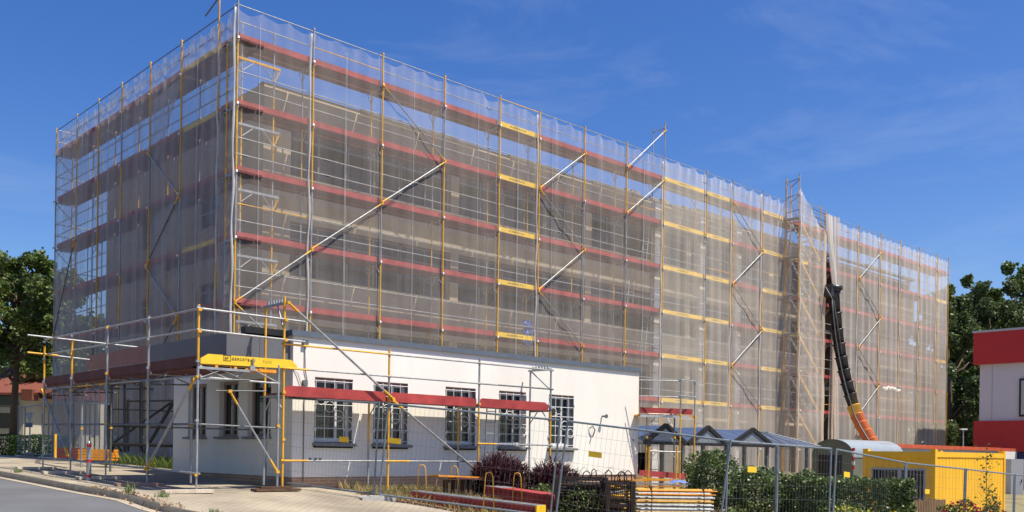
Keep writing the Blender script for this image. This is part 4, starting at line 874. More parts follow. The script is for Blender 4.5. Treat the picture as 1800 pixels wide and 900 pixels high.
def shrub(label, c, half, n, size, m, group=None, cat='shrub', name='shrub', rot=0.0, box=False, stems=6, extra=None, twig=.15):
    c = Vector(c); t = thing(name, c, label, cat, group); r_ = np.random.default_rng(int(abs(c.x)*97+abs(c.y)*31)); d = r_.normal(size=(n, 3))
    if box:
        p = r_.uniform(-1, 1, (n, 3)); ax = r_.integers(0, 3, n); sg = np.where(r_.random(n) < .5, -1, 1); ii = r_.random(n) < .75
        for k in range(n):
            if ii[k]: p[k, ax[k]] = sg[k]*r_.uniform(.88, 1.03)
        p *= (1+.06*np.sin(p[:, [1, 2, 0]]*5+2))
    else: d /= np.linalg.norm(d, axis=1)[:, None]; p = d*(r_.uniform(.35, 1, n)**.5)[:, None]*(1+.18*np.sin(d[:, [1, 2, 0]]*6+c.x))
    p = p*np.array(half); p[:, 2] += half[2]; cs, sn = math.cos(rot), math.sin(rot); p[:, :2] = np.stack([p[:, 0]*cs-p[:, 1]*sn, p[:, 0]*sn+p[:, 1]*cs], 1); p[:, 2] = np.maximum(p[:, 2], .02)
    s = MB()
    for k in range(stems): a = r_.uniform(0, 6.28); e = p[r_.integers(0, n)]; s.path([c+Vector((.1*math.cos(a), .1*math.sin(a), -.05)), c+Vector((float(e[0]), float(e[1]), float(e[2])))*.5, c+Vector(tuple(map(float, e)))], [.02, .012, .004], n=5)
    s.build('stem', M['bark'], t)
    leafmesh('foliage', p, size, m, t)
    if extra:
        nm, mm, cnt, sz, topo = extra; q = p[r_.integers(0, n, cnt)]; q = q[q[:, 2] > half[2]*topo]; pts = np.repeat(q*1.04, 6, 0)+r_.normal(size=(len(q)*6, 3))*sz*.5; leafmesh(nm, pts, sz, mm, t)
    return t
RH = -R(43.3)     # across the view
# low hedges left
for k, (px, Y, lab) in enumerate([(20, 50, 'low clipped green hedge in front of the left house, left part'), (75, 49, 'low clipped green hedge behind the give way sign')]):
    p = ground_at(P(px, 785, Y)); shrub(lab, p, (1.5, .5, .55), 2600, .12, M['hedge'], 'low hedges left of the building', 'hedge', 'hedge', RH, True, 3)
# shrubs in the fenced yard on the right
yl = lambda px, Y: ground_at(P(px, 850, Y))
shrub('tall leafy shrub right of the tube stack under the middle gable', yl(1250, 26.5), (.8, .75, .84), 6500, .075, M['ivy'], 'shrubs behind the site fence')
shrub('dense shrub mass behind the fence under the right gable', yl(1330, 25), (1.0, .7, .7), 8500, .07, M['ivy'], 'shrubs behind the site fence')
shrub('dense shrub mass at the right end of the bike shelter', yl(1410, 25), (.9, .7, .7), 8000, .07, M['ivy'], 'shrubs behind the site fence')
shrub('small yellowing weed by the double fence post', yl(1292, 20), (.3, .3, .35), 500, .06, M['weed'], 'shrubs behind the site fence')
p = yl(1505, 22.2); shrub('clipped ivy hedge block in front of the yellow container', p, (1.12, .7, .72), 16000, .075, M['ivy'], None, 'hedge', 'hedge', RH, True, 4)
p = yl(1505, 20.9); shrub('low yellow flowering bush below the ivy hedge', p+Vector((0, 0, 0)), (1.15, .5, .42), 5000, .055, M['ygreen'], None, 'shrub', 'shrub', RH, extra=('blossom', M['yflower'], 420, .035, .9))
p = yl(1690, 23.0); shrub('crimson rose bush at the foot of the yellow container', p+Vector((0, 0, 0)), (.62, .4, .56), 1900, .06, M['weed'], None, 'rose bush', 'rose_bush', RH, extra=('blossom', M['rose'], 60, .075, 1.0))
p = yl(1745, 23.3); shrub('second crimson rose bush with tall blooms right of the first', p, (.3, .3, .66), 900, .06, M['weed'], None, 'rose bush', 'rose_bush', extra=('blossom', M['rose'], 26, .08, 1.2))
# thin climbing twig in front of the container
t = thing('sapling', yl(1735, 22.4), 'thin leafy twig rising in front of the yellow container', 'plant'); b = t.location; s = MB(); top = P(1733, 782, 22.4); s.path([b, b.lerp(top, .5)+Vector((.05, 0, 0)), top], [.012, .008, .003], n=5)
for k in range(9): q = b.lerp(top, .4+.06*k); s.path([q, q+Vector((random.uniform(-.35, .35), random.uniform(-.3, .3), random.uniform(0, .2)))], [.004, .002], n=4)
s.build('stem', M['bark'], t); C = []
for k in range(170): q = b.lerp(top, random.uniform(.35, 1)); C.append((q.x-b.x+random.gauss(0, .12), q.y-b.y+random.gauss(0, .1), q.z-b.z+random.gauss(0, .06)))
leafmesh('foliage', C, .055, M['weed'], t)
# purple spiky shrub: long narrow leaves
def purple(label, c, half, n):
    c = Vector(c); t = thing('purple_shrub', c, label, 'shrub', 'dark purple shrubs before the annexe'); r_ = np.random.default_rng(int(c.x*50)); V = []; F = []; s = MB()
    for k in range(n):
        a = r_.uniform(0, 6.28); rr = r_.uniform(0, 1)**.6; base = np.array([math.cos(a)*rr*half[0]*.75, math.sin(a)*rr*half[1]*.75, half[2]*r_.uniform(.1, 1.35)*(1-.35*rr)]); a2 = a+r_.normal()*.7; el = r_.uniform(-.1, 1.2)
        d = np.array([math.cos(a2)*math.cos(el), math.sin(a2)*math.cos(el), math.sin(el)]); L = r_.uniform(.12, .3); sd_ = np.cross(d, [0, 0, 1.]); sd_ /= np.linalg.norm(sd_)+1e-6; w_ = .014; b_ = len(V)
        V += [base-sd_*w_*.5, base+sd_*w_*.5, base+d*L*.5+sd_*w_+np.array([0, 0, .02]), base+d*L*.5-sd_*w_+np.array([0, 0, .02]), base+d*L-np.array([0, 0, .04*math.cos(el)])]; F += [(b_, b_+1, b_+2, b_+3), (b_+3, b_+2, b_+4, b_+4)]
    Fq = np.array([f for f in F]); V = np.array(V); V[:, 2] = np.maximum(V[:, 2], .01)
    me = bpy.data.meshes.new('foliage'); me.from_pydata(V.tolist(), [], [tuple(dict.fromkeys(f)) for f in F]); me.materials.append(M['purple']); me.update(); o = bpy.data.objects.new('foliage', me); COL.objects.link(o); o.parent = t
    for k in range(9): a = k*.7; s.path([c, c+Vector((math.cos(a)*half[0]*.3, math.sin(a)*half[1]*.3, half[2]*.7)), c+Vector((math.cos(a)*half[0]*.6, math.sin(a)*half[1]*.6, half[2]*1.4))], [.012, .008, .003], n=5)
    s.build('stem', M['darkwood'], t)
purple('big dark purple shrub with spiky leaves under the fourth window', (4.6, -1.8, g(4.6, -1.8)), (1.0, .7, .86), 4600)
purple('dark purple shrub right of the biggest one, under the red toe board end', (5.9, -2.3, g(6, -2.4)), (.95, .7, .8), 4000)
purple('lower purple shrub touching the rusty stillages', (6.3, -3.6, g(6.3, -3.6)), (.5, .5, .5), 1500)
shrub('small green bush among the purple shrubs', (4.6, -3.3, g(4.6, -3.3)), (.32, .32, .3), 700, .05, M['weed'], 'shrubs behind the site fence')
# dry grass, weeds and fallen leaves
def blades(name, n, area, hgt, m, seed, excl=None):
    r_ = np.random.default_rng(seed); V = []; F = []; k = 0
    while k < n:
        x = r_.uniform(area[0], area[1]); y = r_.uniform(area[2], area[3])
        if excl and not excl(x, y): continue
        if math.sin(x*2.3+seed)+math.sin(y*2.9+x)+r_.normal()*.8 < -.2: continue
        z = g(x, y); h = hgt*r_.uniform(.4, 1.2); a = r_.uniform(0, 6.28); lean = r_.uniform(.1, .7)*h; w_ = .007; dx, dy = math.cos(a), math.sin(a); b_ = len(V)
        V += [(x-dy*w_, y+dx*w_, z-.01), (x+dy*w_, y-dx*w_, z-.01), (x+dx*lean*.4+dy*w_*.6, y+dy*lean*.4-dx*w_*.6, z+h*.6), (x+dx*lean, y+dy*lean, z+h)]; F.append((b_, b_+1, b_+2, b_+3)); k += 1
    return tag(fastmesh(name, np.array(V), np.array(F), m), kind='stuff')
SEG = [(P(730, 864, 20.9), P(950, 890, 19.3)), (P(866, 857, 22.3), P(990, 874, 20.5))]
def offstack(x, y):
    for a, b in SEG:
        d = Vector((b.x-a.x, b.y-a.y)); q = Vector((x-a.x, y-a.y)); t_ = max(0, min(1, q.dot(d)/d.length_squared))
        if (q-d*t_).length < .42: return False
    return True
bx = lambda x, y: offstack(x, y) and x > np.interp(y, [-8.4, -6.1, -4.8, -3.7, -2.9, -2.3, -1.7, -.9, .3], [3.9, 2.6, 1.9, 1.25, .75, .55, .62, 1.0, 1.2])
tag(blades('dry_grass', 16000, (.5, 9, -7, -.02), .2, M['straw'], 1, bx), 'dry yellow grass in front of the annexe plinth', 'grass')
tag(blades('dry_grass', 7000, (4, 18, -9, -4), .22, M['straw'], 4), 'dry grass in the yard behind the right fence', 'grass')
tag(blades('weeds', 2600, (.5, 7, -7, -.1), .22, M['weed'], 2, bx), 'green weeds growing in the dry grass strip', 'grass')
tag(blades('weeds', 2200, (-1.2, 2.5, 6.5, 12), .35, M['weed'], 3, lambda x, y: x > .4), 'tall green weeds beside the short side of the scaffold', 'grass')
C = []
for k in range(1500):
    y = random.uniform(-7.5, -1.8); x = float(np.interp(y, [-8.4, -6.1, -4.8, -3.7, -2.9, -2.3, -1.7], [3.9, 2.6, 1.9, 1.25, .75, .55, .62]))+abs(random.gauss(0, .5))-.12; C.append((x, y, g(x, y)+.012))
for k in range(160): x = random.gauss(-3.75, .12); y = random.uniform(-3, 1.2); C.append((x-.15, y, g(x, y)-.08 if x < -3.9 else g(x, y)+.01))
tag(leafmesh('leaves', C, .05, M['litter'], up=3), 'fallen brown leaves along the pavement edge', 'leaves', kind='stuff')
for k, (x, y, lab) in enumerate([(-3.85, -.7, 'tuft of weeds on the kerb near the second plank'), (-3.55, -1.5, 'small tuft of weeds behind the kerb'), (-3.6, -3.7, 'tuft of weeds where the kerb bends'), (-3.7, 6.6, 'flat weeds by the kerb beyond the bollard')]):
    V = []; F = []
    for q in range(60): a = random.uniform(0, 6.28); h = random.uniform(.08, .26 if k == 0 else .14); l = h*random.uniform(.2, .8); x_, y_ = x+random.gauss(0, .05), y+random.gauss(0, .07); z = g(x, y)-.0; b_ = len(V); V += [(x_-.006, y_, z), (x_+.006, y_, z), (x_+math.cos(a)*l, y_+math.sin(a)*l, z+h)]; F.append((b_, b_+1, b_+2))
    me = bpy.data.meshes.new('weed_tuft'); me.from_pydata(V, [], F); me.materials.append(M['weed']); o = bpy.data.objects.new('weed_tuft', me); COL.objects.link(o); tag(o, lab, 'weeds', 'weed tufts along the kerb')

# ------------------------------------------------------------------ materials stacked in the yard
def vtx(a, b, n): return [Vector(a).lerp(Vector(b), i/(n-1)) for i in range(n)]
t = thing('board_stack', (2.4, -3.6, g(2.4, -3.6)), 'front stack of red toe boards with perforated steel decks on top', 'board stack', 'red board stacks in the grass')
a, b = P(730, 864, 20.9), P(950, 890, 19.3); d = b-a; n_ = Vector((-d.y, d.x, 0)).normalized()
for k in range(5):
    s = MB(); c = (a+b)/2+Vector((0, 0, -.085*k-.045))+d*.01*((k*7) % 3-1); s.obox(c, d/2, n_*-.2, (0, 0, .038)); s.build('board', M['red'] if k else M['red'], t)
s = MB(); 
for k in range(9): 
    c = (a+b)/2+Vector((0, 0, .012))-n_*(-.17+.0425*k); s.obox(c, d/2, n_*.012, (0, 0, .012))
for k in range(46): c = a.lerp(b, (k+.5)/46)+Vector((0, 0, .014)); s.obox(c, d.normalized()*.018, n_*.17, (0, 0, .008))
s.build('steel_deck', M['galv'], t)
s = MB(); s.obox(b+Vector((0, 0, -.15)), d.normalized()*.02, n_*.19, (0, 0, .17)); s.build('end_cap', M['yelpaint'], t)
t = thing('board_stack', (4.2, -3.2, g(4.2, -3.2)), 'rear stack of plain red boards with a yellow end', 'board stack', 'red board stacks in the grass')
a, b = P(866, 857, 22.3), P(990, 874, 20.5); d = b-a; n_ = Vector((-d.y, d.x, 0)).normalized()
for k in range(5):
    s = MB(); s.obox((a+b)/2+Vector((0, 0, -.085*k))+d*.012*((k*5) % 3-1), d/2, n_*.24, (0, 0, .038)); s.build('board', M['red'], t)
s = MB(); s.obox(b+Vector((0, 0, -.13)), d.normalized()*.03, n_*.205, (0, 0, .16)); s.build('end_cap', M['yelpaint'], t); s = MB(); s.obox(a+d.normalized()*.25+Vector((0, 0, .044)), d.normalized()*.3, n_*.22, (0, 0, .004)); s.build('steel_deck', M['galv'], t)
hp = [(P(741, 881, 20.6), P(746, 817, 20.6), 'yellow steel hoop at the left end of the red board stack'), (P(798, 862, 22.5), P(803, 819, 22.5), 'yellow steel hoop behind the red board stack, left one'), (P(859, 897, 18.9), P(863, 830, 18.9), 'tall yellow steel hoop in front of the purple shrubs'), (P(909, 868, 20.8), P(913, 831, 20.8), 'yellow steel hoop behind the red board stack, right one')]
for a, b, lab in hp:
    s = MB(); ax = Vector((.728, -.686, 0)); w_ = .075; h = (b-a).length; a = Vector((a.x, a.y, min(a.z, g(a.x, a.y)+.05)))
    s.path([a-ax*w_*1.5, Vector((a.x, a.y, b.z-.1))-ax*w_, Vector((a.x, a.y, b.z-.02))-ax*w_*.7, Vector((a.x, a.y, b.z)), Vector((a.x, a.y, b.z-.02))+ax*w_*.7, Vector((a.x, a.y, b.z-.1))+ax*w_, a+ax*w_*1.5], .012, n=6); tag(s.build('steel_hoop', M['yel']), lab, 'hoop', 'yellow hoops in the grass')
# low bench of planks on dark legs
t = thing('plank_trestle', (3.3, -1.8, g(3.3, -1.8)), 'orange and red planks lying on dark trestle legs below the third window', 'planks'); s = MB(); s.obox((3.3, -1.8, .24), (.72, 0, -.03), (0, .16, 0), (0, 0, .02)); s.build('plank', M['orange'], t)
s = MB(); s.obox((3.75, -1.86, .19), (.7, 0, -.03), (0, .15, 0), (0, 0, .02)); s.build('plank', M['deckred'], t)
for x in (2.95, 3.15, 3.45, 3.6): s = MB(); s.obox((x, -1.8, -.05), (.035, 0, 0), (0, .1, 0), (0, 0, .22)); s.build('leg', M['darkwood'], t)
# rusty stillages
def stillage(label, c, hw, hd, h, fill):
    c = Vector(c); t = thing('steel_stillage', c, label, 'stillage', 'rusty steel stillages'); ax = Vector((.728, -.686, 0)); ay = Vector((.686, .728, 0)); s = MB()
    for i in (-1, 1):
        for j in (-1, 1): s.obox(c+ax*hw*i+ay*hd*j+Vector((0, 0, h/2)), ax*.045, ay*.045, (0, 0, h/2))
    for z in (.1, h*.5, h-.04):
        for j in (-1, 1): s.obox(c+ay*hd*j+Vector((0, 0, z)), ax*(hw-.05), ay*.02, (0, 0, .035))
        for i in (-1, 1): s.obox(c+ax*hw*i+Vector((0, 0, z)), ay*(hd-.05), ax*.02, (0, 0, .035))
    s.build('frame', M['rust'], t); s = MB()
    for j in (-1,):
        for k in range(13): q = c+ay*hd*j+ax*(-hw+2*hw*(k+.5)/13); s.tube(q+Vector((0, 0, .05)), q+Vector((0, 0, h-.05)), .007, n=4)
        for k in range(8): z = .1+(h-.15)*k/8; s.tube(c+ay*hd*j-ax*hw+Vector((0, 0, z)), c+ay*hd*j+ax*hw+Vector((0, 0, z)), .007, n=4)
    s.build('side_mesh', M['rust'], t)
    for k in range(5): q = c+ax*random.uniform(-hw, hw)+ay*random.uniform(-hd, 0)+Vector((0, 0, h)); s = MB(); ww = random.uniform(.05, .09); hh = random.uniform(.08, .17); s.path([q-ax*ww, q-ax*ww*.8+Vector((0, 0, hh)), q+Vector((0, 0, hh+.05)), q+ax*ww*.8+Vector((0, 0, hh)), q+ax*ww], .012, n=5); s.build('lifting_loop', M['rust'], t)
    s = MB()
    for k in range(fill):
        q = c+Vector((0, 0, random.uniform(.12, h-.1)))+ay*random.uniform(-hd*.9, hd*.8); l = hw*random.uniform(.6, .93); sk = random.uniform(-.05, .05); s.tube(q-ax*l+ay*sk+Vector((0, 0, sk)), q+ax*l-ay*sk-Vector((0, 0, sk*.6)), random.uniform(.018, .03), k % 3, 6)
    s.build('contents', [M['black'] if fill > 60 else M['galv_dark'], M['rust'], M['rust'] if fill > 60 else M['yel']], t); return t
stillage('left rusty mesh stillage overgrown by leaves', P(1020, 838, 20.2)-Vector((0, 0, 1.06)), .5, .4, 1.06, 90)
stillage('right rusty stillage packed with scaffold couplers and tubes', P(1087, 845, 20.0)-Vector((0, 0, 1.0)), .26, .4, 1.0, 46)
shrub('climbing weeds grown over the left rusty stillage', P(1022, 838, 19.75)-Vector((0, 0, 1.0)), (.45, .1, .4), 800, .04, M['weed'], 'shrubs behind the site fence', rot=RH)
s = MB(); 
for k in range(5): s.path([P(990+k*22, 838, 20)+Vector((0, 0, 0)), P(1003+k*24, 826-(k % 2)*6, 20), P(1016+k*22, 832, 20)], [.006, .005, .003], n=4)
tag(s.build('dead_twigs', M['bark']), 'dead twigs lying across the top of the rusty stillages', 'twigs')
t = thing('tube_stack', (6.6, -6.4, -1.0), 'stack of scaffold frames with two yellow tubes on top tied with chains', 'tube stack'); ax = Vector((.728, -.686, 0)); ay = Vector((.686, .728, 0)); c = Vector((6.75, -6.15, 0)); c = P(1186, 880, 21.2)
z0, z1 = P(1186, 940, 21.2).z, P(1186, 862, 21.2).z
for k in range(13):
    z = z1-(z1-z0)*k/12
    for j in range(3):
        s = MB(); q = Vector((c.x, c.y, z+random.uniform(-.008, .008)))+ay*(-.18+.22*j)+ax*random.uniform(-.03, .03); l = .86*random.uniform(.93, 1.0)
        if k < 2: l *= 1.0
        s.tube(q-ax*l, q+ax*l, .026, 0, 8)
        if k < 2 and j == 0: s.tube(q+ax*l, q+ax*(l+.1), .015)
        s.build('tube', M['orange'] if k in (0, 1) and j == 0 else [M['galv'], M['pots'], M['yel']][(k*3+j*5) % 7 % 3 if (k+j) % 4 else 0], t)
for dx in (-.55, .6):
    s = MB()
    for k in range(15): q = Vector((c.x, c.y, z1+.05-(z1-z0)*k/15))+ax*dx-ay*.24; s.path([q+ax*.02, q+Vector((0, 0, .03))-ax*.012, q+Vector((0, 0, .05))+ax*.01], .011, n=5)
    s.path([Vector((c.x, c.y, z1))+ax*dx-ay*.2, Vector((c.x, c.y, z1+.09))+ax*(dx-.04)-ay*.15, Vector((c.x, c.y, z1+.02))+ax*(dx+.03)-ay*.05], .014, n=5); s.build('chain', M['rust'], t)
t = thing('tube_stack', P(1130, 900, 22.3), 'untidy pile of orange beams and dark tubes left of the chained stack', 'tube stack'); c2 = P(1140, 880, 22.5)
for k in range(11):
    s = MB(); q = Vector((c2.x, c2.y, c2.z+.48-.075*k))+ay*random.uniform(-.2, .2); dd = (ax*random.uniform(.7, .9)+ay*random.uniform(-.25, .25)+Vector((0, 0, random.uniform(-.05, .03)))); s.bar(q-dd, q+dd, .06, .035); s.build('beam', [M['orange'], M['wood'], M['orange'], M['galv_dark']][k] if k < 4 else [M['galv_dark'], M['darkwood'], M['galv']][k % 3], t)
Vb = []; c3 = P(1192, 851, 21.9)
for j in range(6):
    for i in range(9): Vb.append(tuple(c3+ax*(-.28+.07*i)+ay*(-.15+.06*j)+Vector((0, 0, .1*math.sin(math.pi*i/8)*math.sin(math.pi*(j+1)/7)+.02*math.sin(i*2.1+j)))))
tag(fastmesh('plastic_sheet', np.array(Vb), np.array([(j*9+i, j*9+i+1, (j+1)*9+i+1, (j+1)*9+i) for j in range(5) for i in range(8)]), M['bluetarp']), 'blue plastic sheet lying on the chained tube stack', 'sheet')
# small scaffold at the right end of the annexe
K_ = .845; Yt = 34.4*K_
def pp(px, py, Y=34.4): return P(px, py, Y*K_)
c0_ = pp(1180, 800, 34.5); zz0 = g(c0_.x, c0_.y)
t = thing('low_scaffold', (c0_.x, c0_.y, zz0), 'low scaffold with one red toe board between the annexe and the bike shelter', 'scaffold')
for px, py, Y, c_ in ((1197, 665, 34.1, 0), (1222, 670, 34.9, 1), (1137, 723, 34.6, 1), (1186, 723, 34.8, 2)):
    s = MB(); a = pp(px, py, Y); b = Vector((a.x, a.y, zz0)); m1 = a.lerp(b, .3); s.tube(a, m1, .024, 0 if c_ != 2 else 2); s.tube(m1, b, .024, 1 if c_ == 0 or c_ == 1 else 2); s.clamp(m1, 1); s.clamp(a-Vector((0, 0, .05)), 0); s.build('standard', mats_s, t)
for y in (666, 694):
    s = MB(); s.tube(pp(1193, y+1, 34.0), pp(1225, y+5, 34.95), .022); s.tube(pp(1124, y+2, 34.0), pp(1197, y+4, 34.1), .016); s.build('guard_rail', mats_s, t)
s = MB(); s.tube(pp(1135, 727, 34.6), pp(1190, 729, 34.8), .022); s.tube(pp(1140, 750), pp(1155, 728, 34.65), .014); s.tube(pp(1184, 752), pp(1168, 728, 34.7), .014); s.build('transom', mats_s, t)
a, b = pp(1125, 719.5, 34.2), pp(1217, 723, 34.9); s = MB(); s.bar(a+Vector((0, 0, -.02)), b+Vector((0, 0, -.02)), .03, .17); s.build('toe_board', M['red'], t)
s = MB(); s.bar(a+Vector((.1, .3, -.17)), b+Vector((.1, .2, -.15)), .5, .045); s.build('deck', M['orange'], t)
s = MB(); s.bar(a+Vector((.05, .05, -.19)), b+Vector((-.5, -.25, -.2)), .1, .07); s.build('white_beam', M['pots'], t)
t = thing('low_trestle', pp(1165, 850, 33.6), 'small yellow legged trestle frame with red board in front of the bike shelter', 'trestle')
for x0, x1 in ((1142, 1138), (1190, 1187)): s = MB(); q = pp(x1, 840, 33.6); s.tube(pp(x0, 785, 33.6), Vector((q.x, q.y, zz0)), .028, 1); s.build('leg', mats_s, t)
s = MB(); s.tube(pp(1140, 793, 33.6), pp(1196, 795, 33.8), .024); s.tube(pp(1143, 806, 33.6), pp(1155, 793.5, 33.6), .014); s.tube(pp(1190, 808, 33.7), pp(1176, 794.5, 33.7), .014); s.build('crossbar', mats_s, t)
s = MB(); s.bar(pp(1124, 831, 33.9), pp(1214, 838, 34.6), .03, .17); s.build('toe_board', M['red'], t); s = MB(); s.bar(pp(1124, 840, 34.1), pp(1216, 846, 34.8), .4, .045); s.build('deck', M['yel'], t)
p = P(1366, 784, 19.5); s = MB(); s.tube((p.x, p.y, g(p.x, p.y)), p, .034, n=10); s.tube(p, p+Vector((0, 0, .02)), .034, n=10, r2=.01); s.obox(p+Vector((0, 0, -.5)), (.05, 0, 0), (0, .05, 0), (0, 0, .02)); tag(s.build('steel_post', M['fence']), 'single thicker grey steel post standing just behind the fence before the shrubs', 'post')
# ------------------------------------------------------------------ bike shelter with gabled glass roof
bs = thing('bike_shelter', (18, 0, g(18, 0)), 'steel bike shelter with blue glass pitched roof and three dark gables', 'shelter')
yf = 0.0; zr = 1.72; ze = 1.22; RX0, RX1 = 12.2, 21.4; dpt = 2.4
GP = [13.05, 15.3, 17.95]
s = MB()   # main roof: ridge at y=1.0, slopes to front y=0 and back
ym = yf+1.3
s.add([(RX0, ym, zr), (RX1, ym, zr), (RX1+1.5, yf-.1, ze), (RX0, yf-.1, ze)], [(0, 1, 2, 3)]); s.add([(RX0, ym, zr), (RX1, ym, zr), (RX1+1.5, ym+1.4, ze), (RX0, ym+1.4, ze)], [(3, 2, 1, 0)]); s.add([(RX1, ym, zr), (RX1+1.5, yf-.1, ze), (RX1+1.5, ym+1.4, ze)], [(0, 1, 2)])
s.build('glass_roof', M['roofglass'], bs)
s = MB(); s.tube((RX0, ym, zr+.02), (RX1, ym, zr+.02), .03)
for x in np.arange(RX0, RX1+.1, 1.1): s.tube((x, ym, zr+.01), (x+.5, yf-.1, ze+.01), .018, n=5); s.tube((x, ym, zr+.01), (x-.5, yf-.1, ze+.01), .018, n=5)
s.tube((RX0, yf-.1, ze), (RX1+1.5, yf-.1, ze), .04); s.tube((RX0, ym+1.4, ze), (RX1+1.5, ym+1.4, ze), .04); s.tube((RX1+1.5, yf-.1, ze), (RX1+1.5, ym+1.4, ze), .04); s.tube((RX1, ym, zr), (RX1+1.5, yf-.1, ze), .03); s.build('roof_frame', M['galv_dark'], bs)
for i, gx in enumerate(GP):
    hw = (1.05, 1.1, 1.35)[i]; s = MB(); A_, B_, C_ = Vector((gx-hw, yf-.25, ze-.05)), Vector((gx, yf-.25, zr+.02)), Vector((gx+hw, yf-.25, ze-.05))
    s.bar(A_, B_, .1, .13); s.bar(B_, C_, .1, .13); s.bar(A_+Vector((.15, 0, 0)), C_-Vector((.15, 0, 0)), .08, .09); s.build('gable_frame', M['black'], bs)
    s = MB(); s.add([A_+Vector((.2, .01, .05)), B_-Vector((0, -.01, .1)), C_+Vector((-.2, .01, .05))], [(0, 1, 2)]); s.build('gable_glass', M['greyglass'], bs)
    s = MB(); s.add([A_, B_, (gx, ym, zr+.01), (gx-hw, yf-.1, ze)], [(0, 1, 2, 3)]); s.add([C_, B_, (gx, ym, zr+.01), (gx+hw, yf-.1, ze)], [(3, 2, 1, 0)]); s.build('gable_roof_glass', M['roofglass'], bs)
for x in (12.35, 14.1, 16.6, 19.1, 21.9):
    for y in (yf-.1, ym+1.35): s = MB(); s.box(x-.06, x+.06, y-.06, y+.06, g(x, y), ze-.03); s.build('post', M['galv_dark'], bs)
# ------------------------------------------------------------------ containers, trailer, far buildings
def ctr(label, p, L, W, H_, m, name='site_container', rz=0.0):
    return thing(name, p, label, 'container', None, rz)
yz1 = 1.03; yx, yy_ = 19.95, -5.72; yz0 = yz1-2.6
yc_ = ctr('bright yellow site cabin container with barred dark window', (yx, yy_, yz0), 6, 2.44, 2.6, None, 'site_container')
L_, W_ = 6.06, 2.44; s = MB()
def local(s, f): return s
s.box(yx, yx+.14, yy_, yy_+.14, yz0, yz1); s.box(yx+L_-.14, yx+L_, yy_, yy_+.14, yz0, yz1); s.box(yx, yx+.14, yy_+W_-.14, yy_+W_, yz0, yz1); s.box(yx+L_-.14, yx+L_, yy_+W_-.14, yy_+W_, yz0, yz1)
for z in ((yz0+.001, yz0+.16), (yz1-.17, yz1-.001)):
    s.box(yx+.141, yx+L_-.141, yy_+.004, yy_+.1, *z); s.box(yx+.141, yx+L_-.141, yy_+W_-.1, yy_+W_-.004, *z); s.box(yx+.004, yx+.1, yy_+.141, yy_+W_-.141, *z); s.box(yx+L_-.1, yx+L_-.004, yy_+.141, yy_+W_-.141, *z)
for x, y in ((0, 0), (L_-.18, 0), (0, W_-.18), (L_-.18, W_-.18)): s.box(yx+x, yx+x+.18, yy_+y, yy_+y+.18, yz1+.001, yz1+.08)
s.build('frame', M['contyel'], yc_)
s = MB(); n = 44
for k in range(n):
    a = yx+.141+(L_-.282)*k/n; b = yx+.141+(L_-.282)*(k+1)/n; y = yy_+.03+(.006 if k % 2 else 0); s.box(a, b, y, y+.03, yz0+.161, yz1-.171)
for (a, b, z0_, z1_) in ((yy_+.141, yy_+.3, yz0+.161, yz1-.171), (yy_+2.15, yy_+W_-.141, yz0+.161, yz1-.171), (yy_+.301, yy_+2.149, yz0+.161, yz0+.93), (yy_+.301, yy_+2.149, yz1-.55, yz1-.171)):
    m_n = max(1, int((b-a)/.12))
    for k in range(m_n): s.box(yx+.03+(.018 if k % 2 else 0), yx+.07, a+(b-a)*k/m_n, a+(b-a)*(k+1)/m_n, z0_, z1_)
s.box(yx+.15, yx+L_-.15, yy_+.15, yy_+W_-.15, yz1-.1, yz1-.06); s.box(yx+.15, yx+L_-.15, yy_+W_-.09, yy_+W_-.06, yz0+.161, yz1-.171)
s.build('corrugated_panel', M['contyel'], yc_)
s = MB(); a, b, z0_, z1_ = yy_+.3, yy_+2.15, yz0+.93, yz1-.55
s.box(yx+.02, yx+.08, a, b, z1_-.06, z1_); s.box(yx+.02, yx+.08, a, b, z0_, z0_+.06); s.box(yx+.018, yx+.082, a, a+.06, z0_+.061, z1_-.061); s.box(yx+.018, yx+.082, b-.06, b, z0_+.061, z1_-.061); s.box(yx+.018, yx+.082, a+.8, a+.92, z0_+.061, z1_-.061)
wf = s.build('window', M['contgrey'], yc_); s = MB(); s.add([(yx+.06, a, z0_), (yx+.06, b, z0_), (yx+.06, b, z1_), (yx+.06, a, z1_)], [(0, 3, 2, 1)]); s.build('pane', M['glass'], wf)
s = MB()
for k in range(17): y = a+.06+(b-a-.12)*k/16; s.tube((yx+.0, y, z0_+.03), (yx+.0, y, z1_-.03), .01, n=5)
s.build('security_bars', M['galv'], wf)
# wooden picket screen below the container window
t = thing('picket_screen', (18.9, -5.6, g(19, -6)), 'low screen of brown wooden stakes below the container window', 'fence')
s = MB(); a, b = P(1588, 880, 26), P(1660, 884, 26.6)
for k in range(26): q = a.lerp(b, k/25); zt = P(1588+72*k/25, 879+random.uniform(-1.5, 2), 26.2).z; s.tube((q.x, q.y, g(q.x, q.y)), (q.x, q.y, zt), .036, n=6)
s.build('stakes', M['darkwood'] if False else mat('brown_stakes', (.26, .16, .08), .85, 0, .3, 4), t)
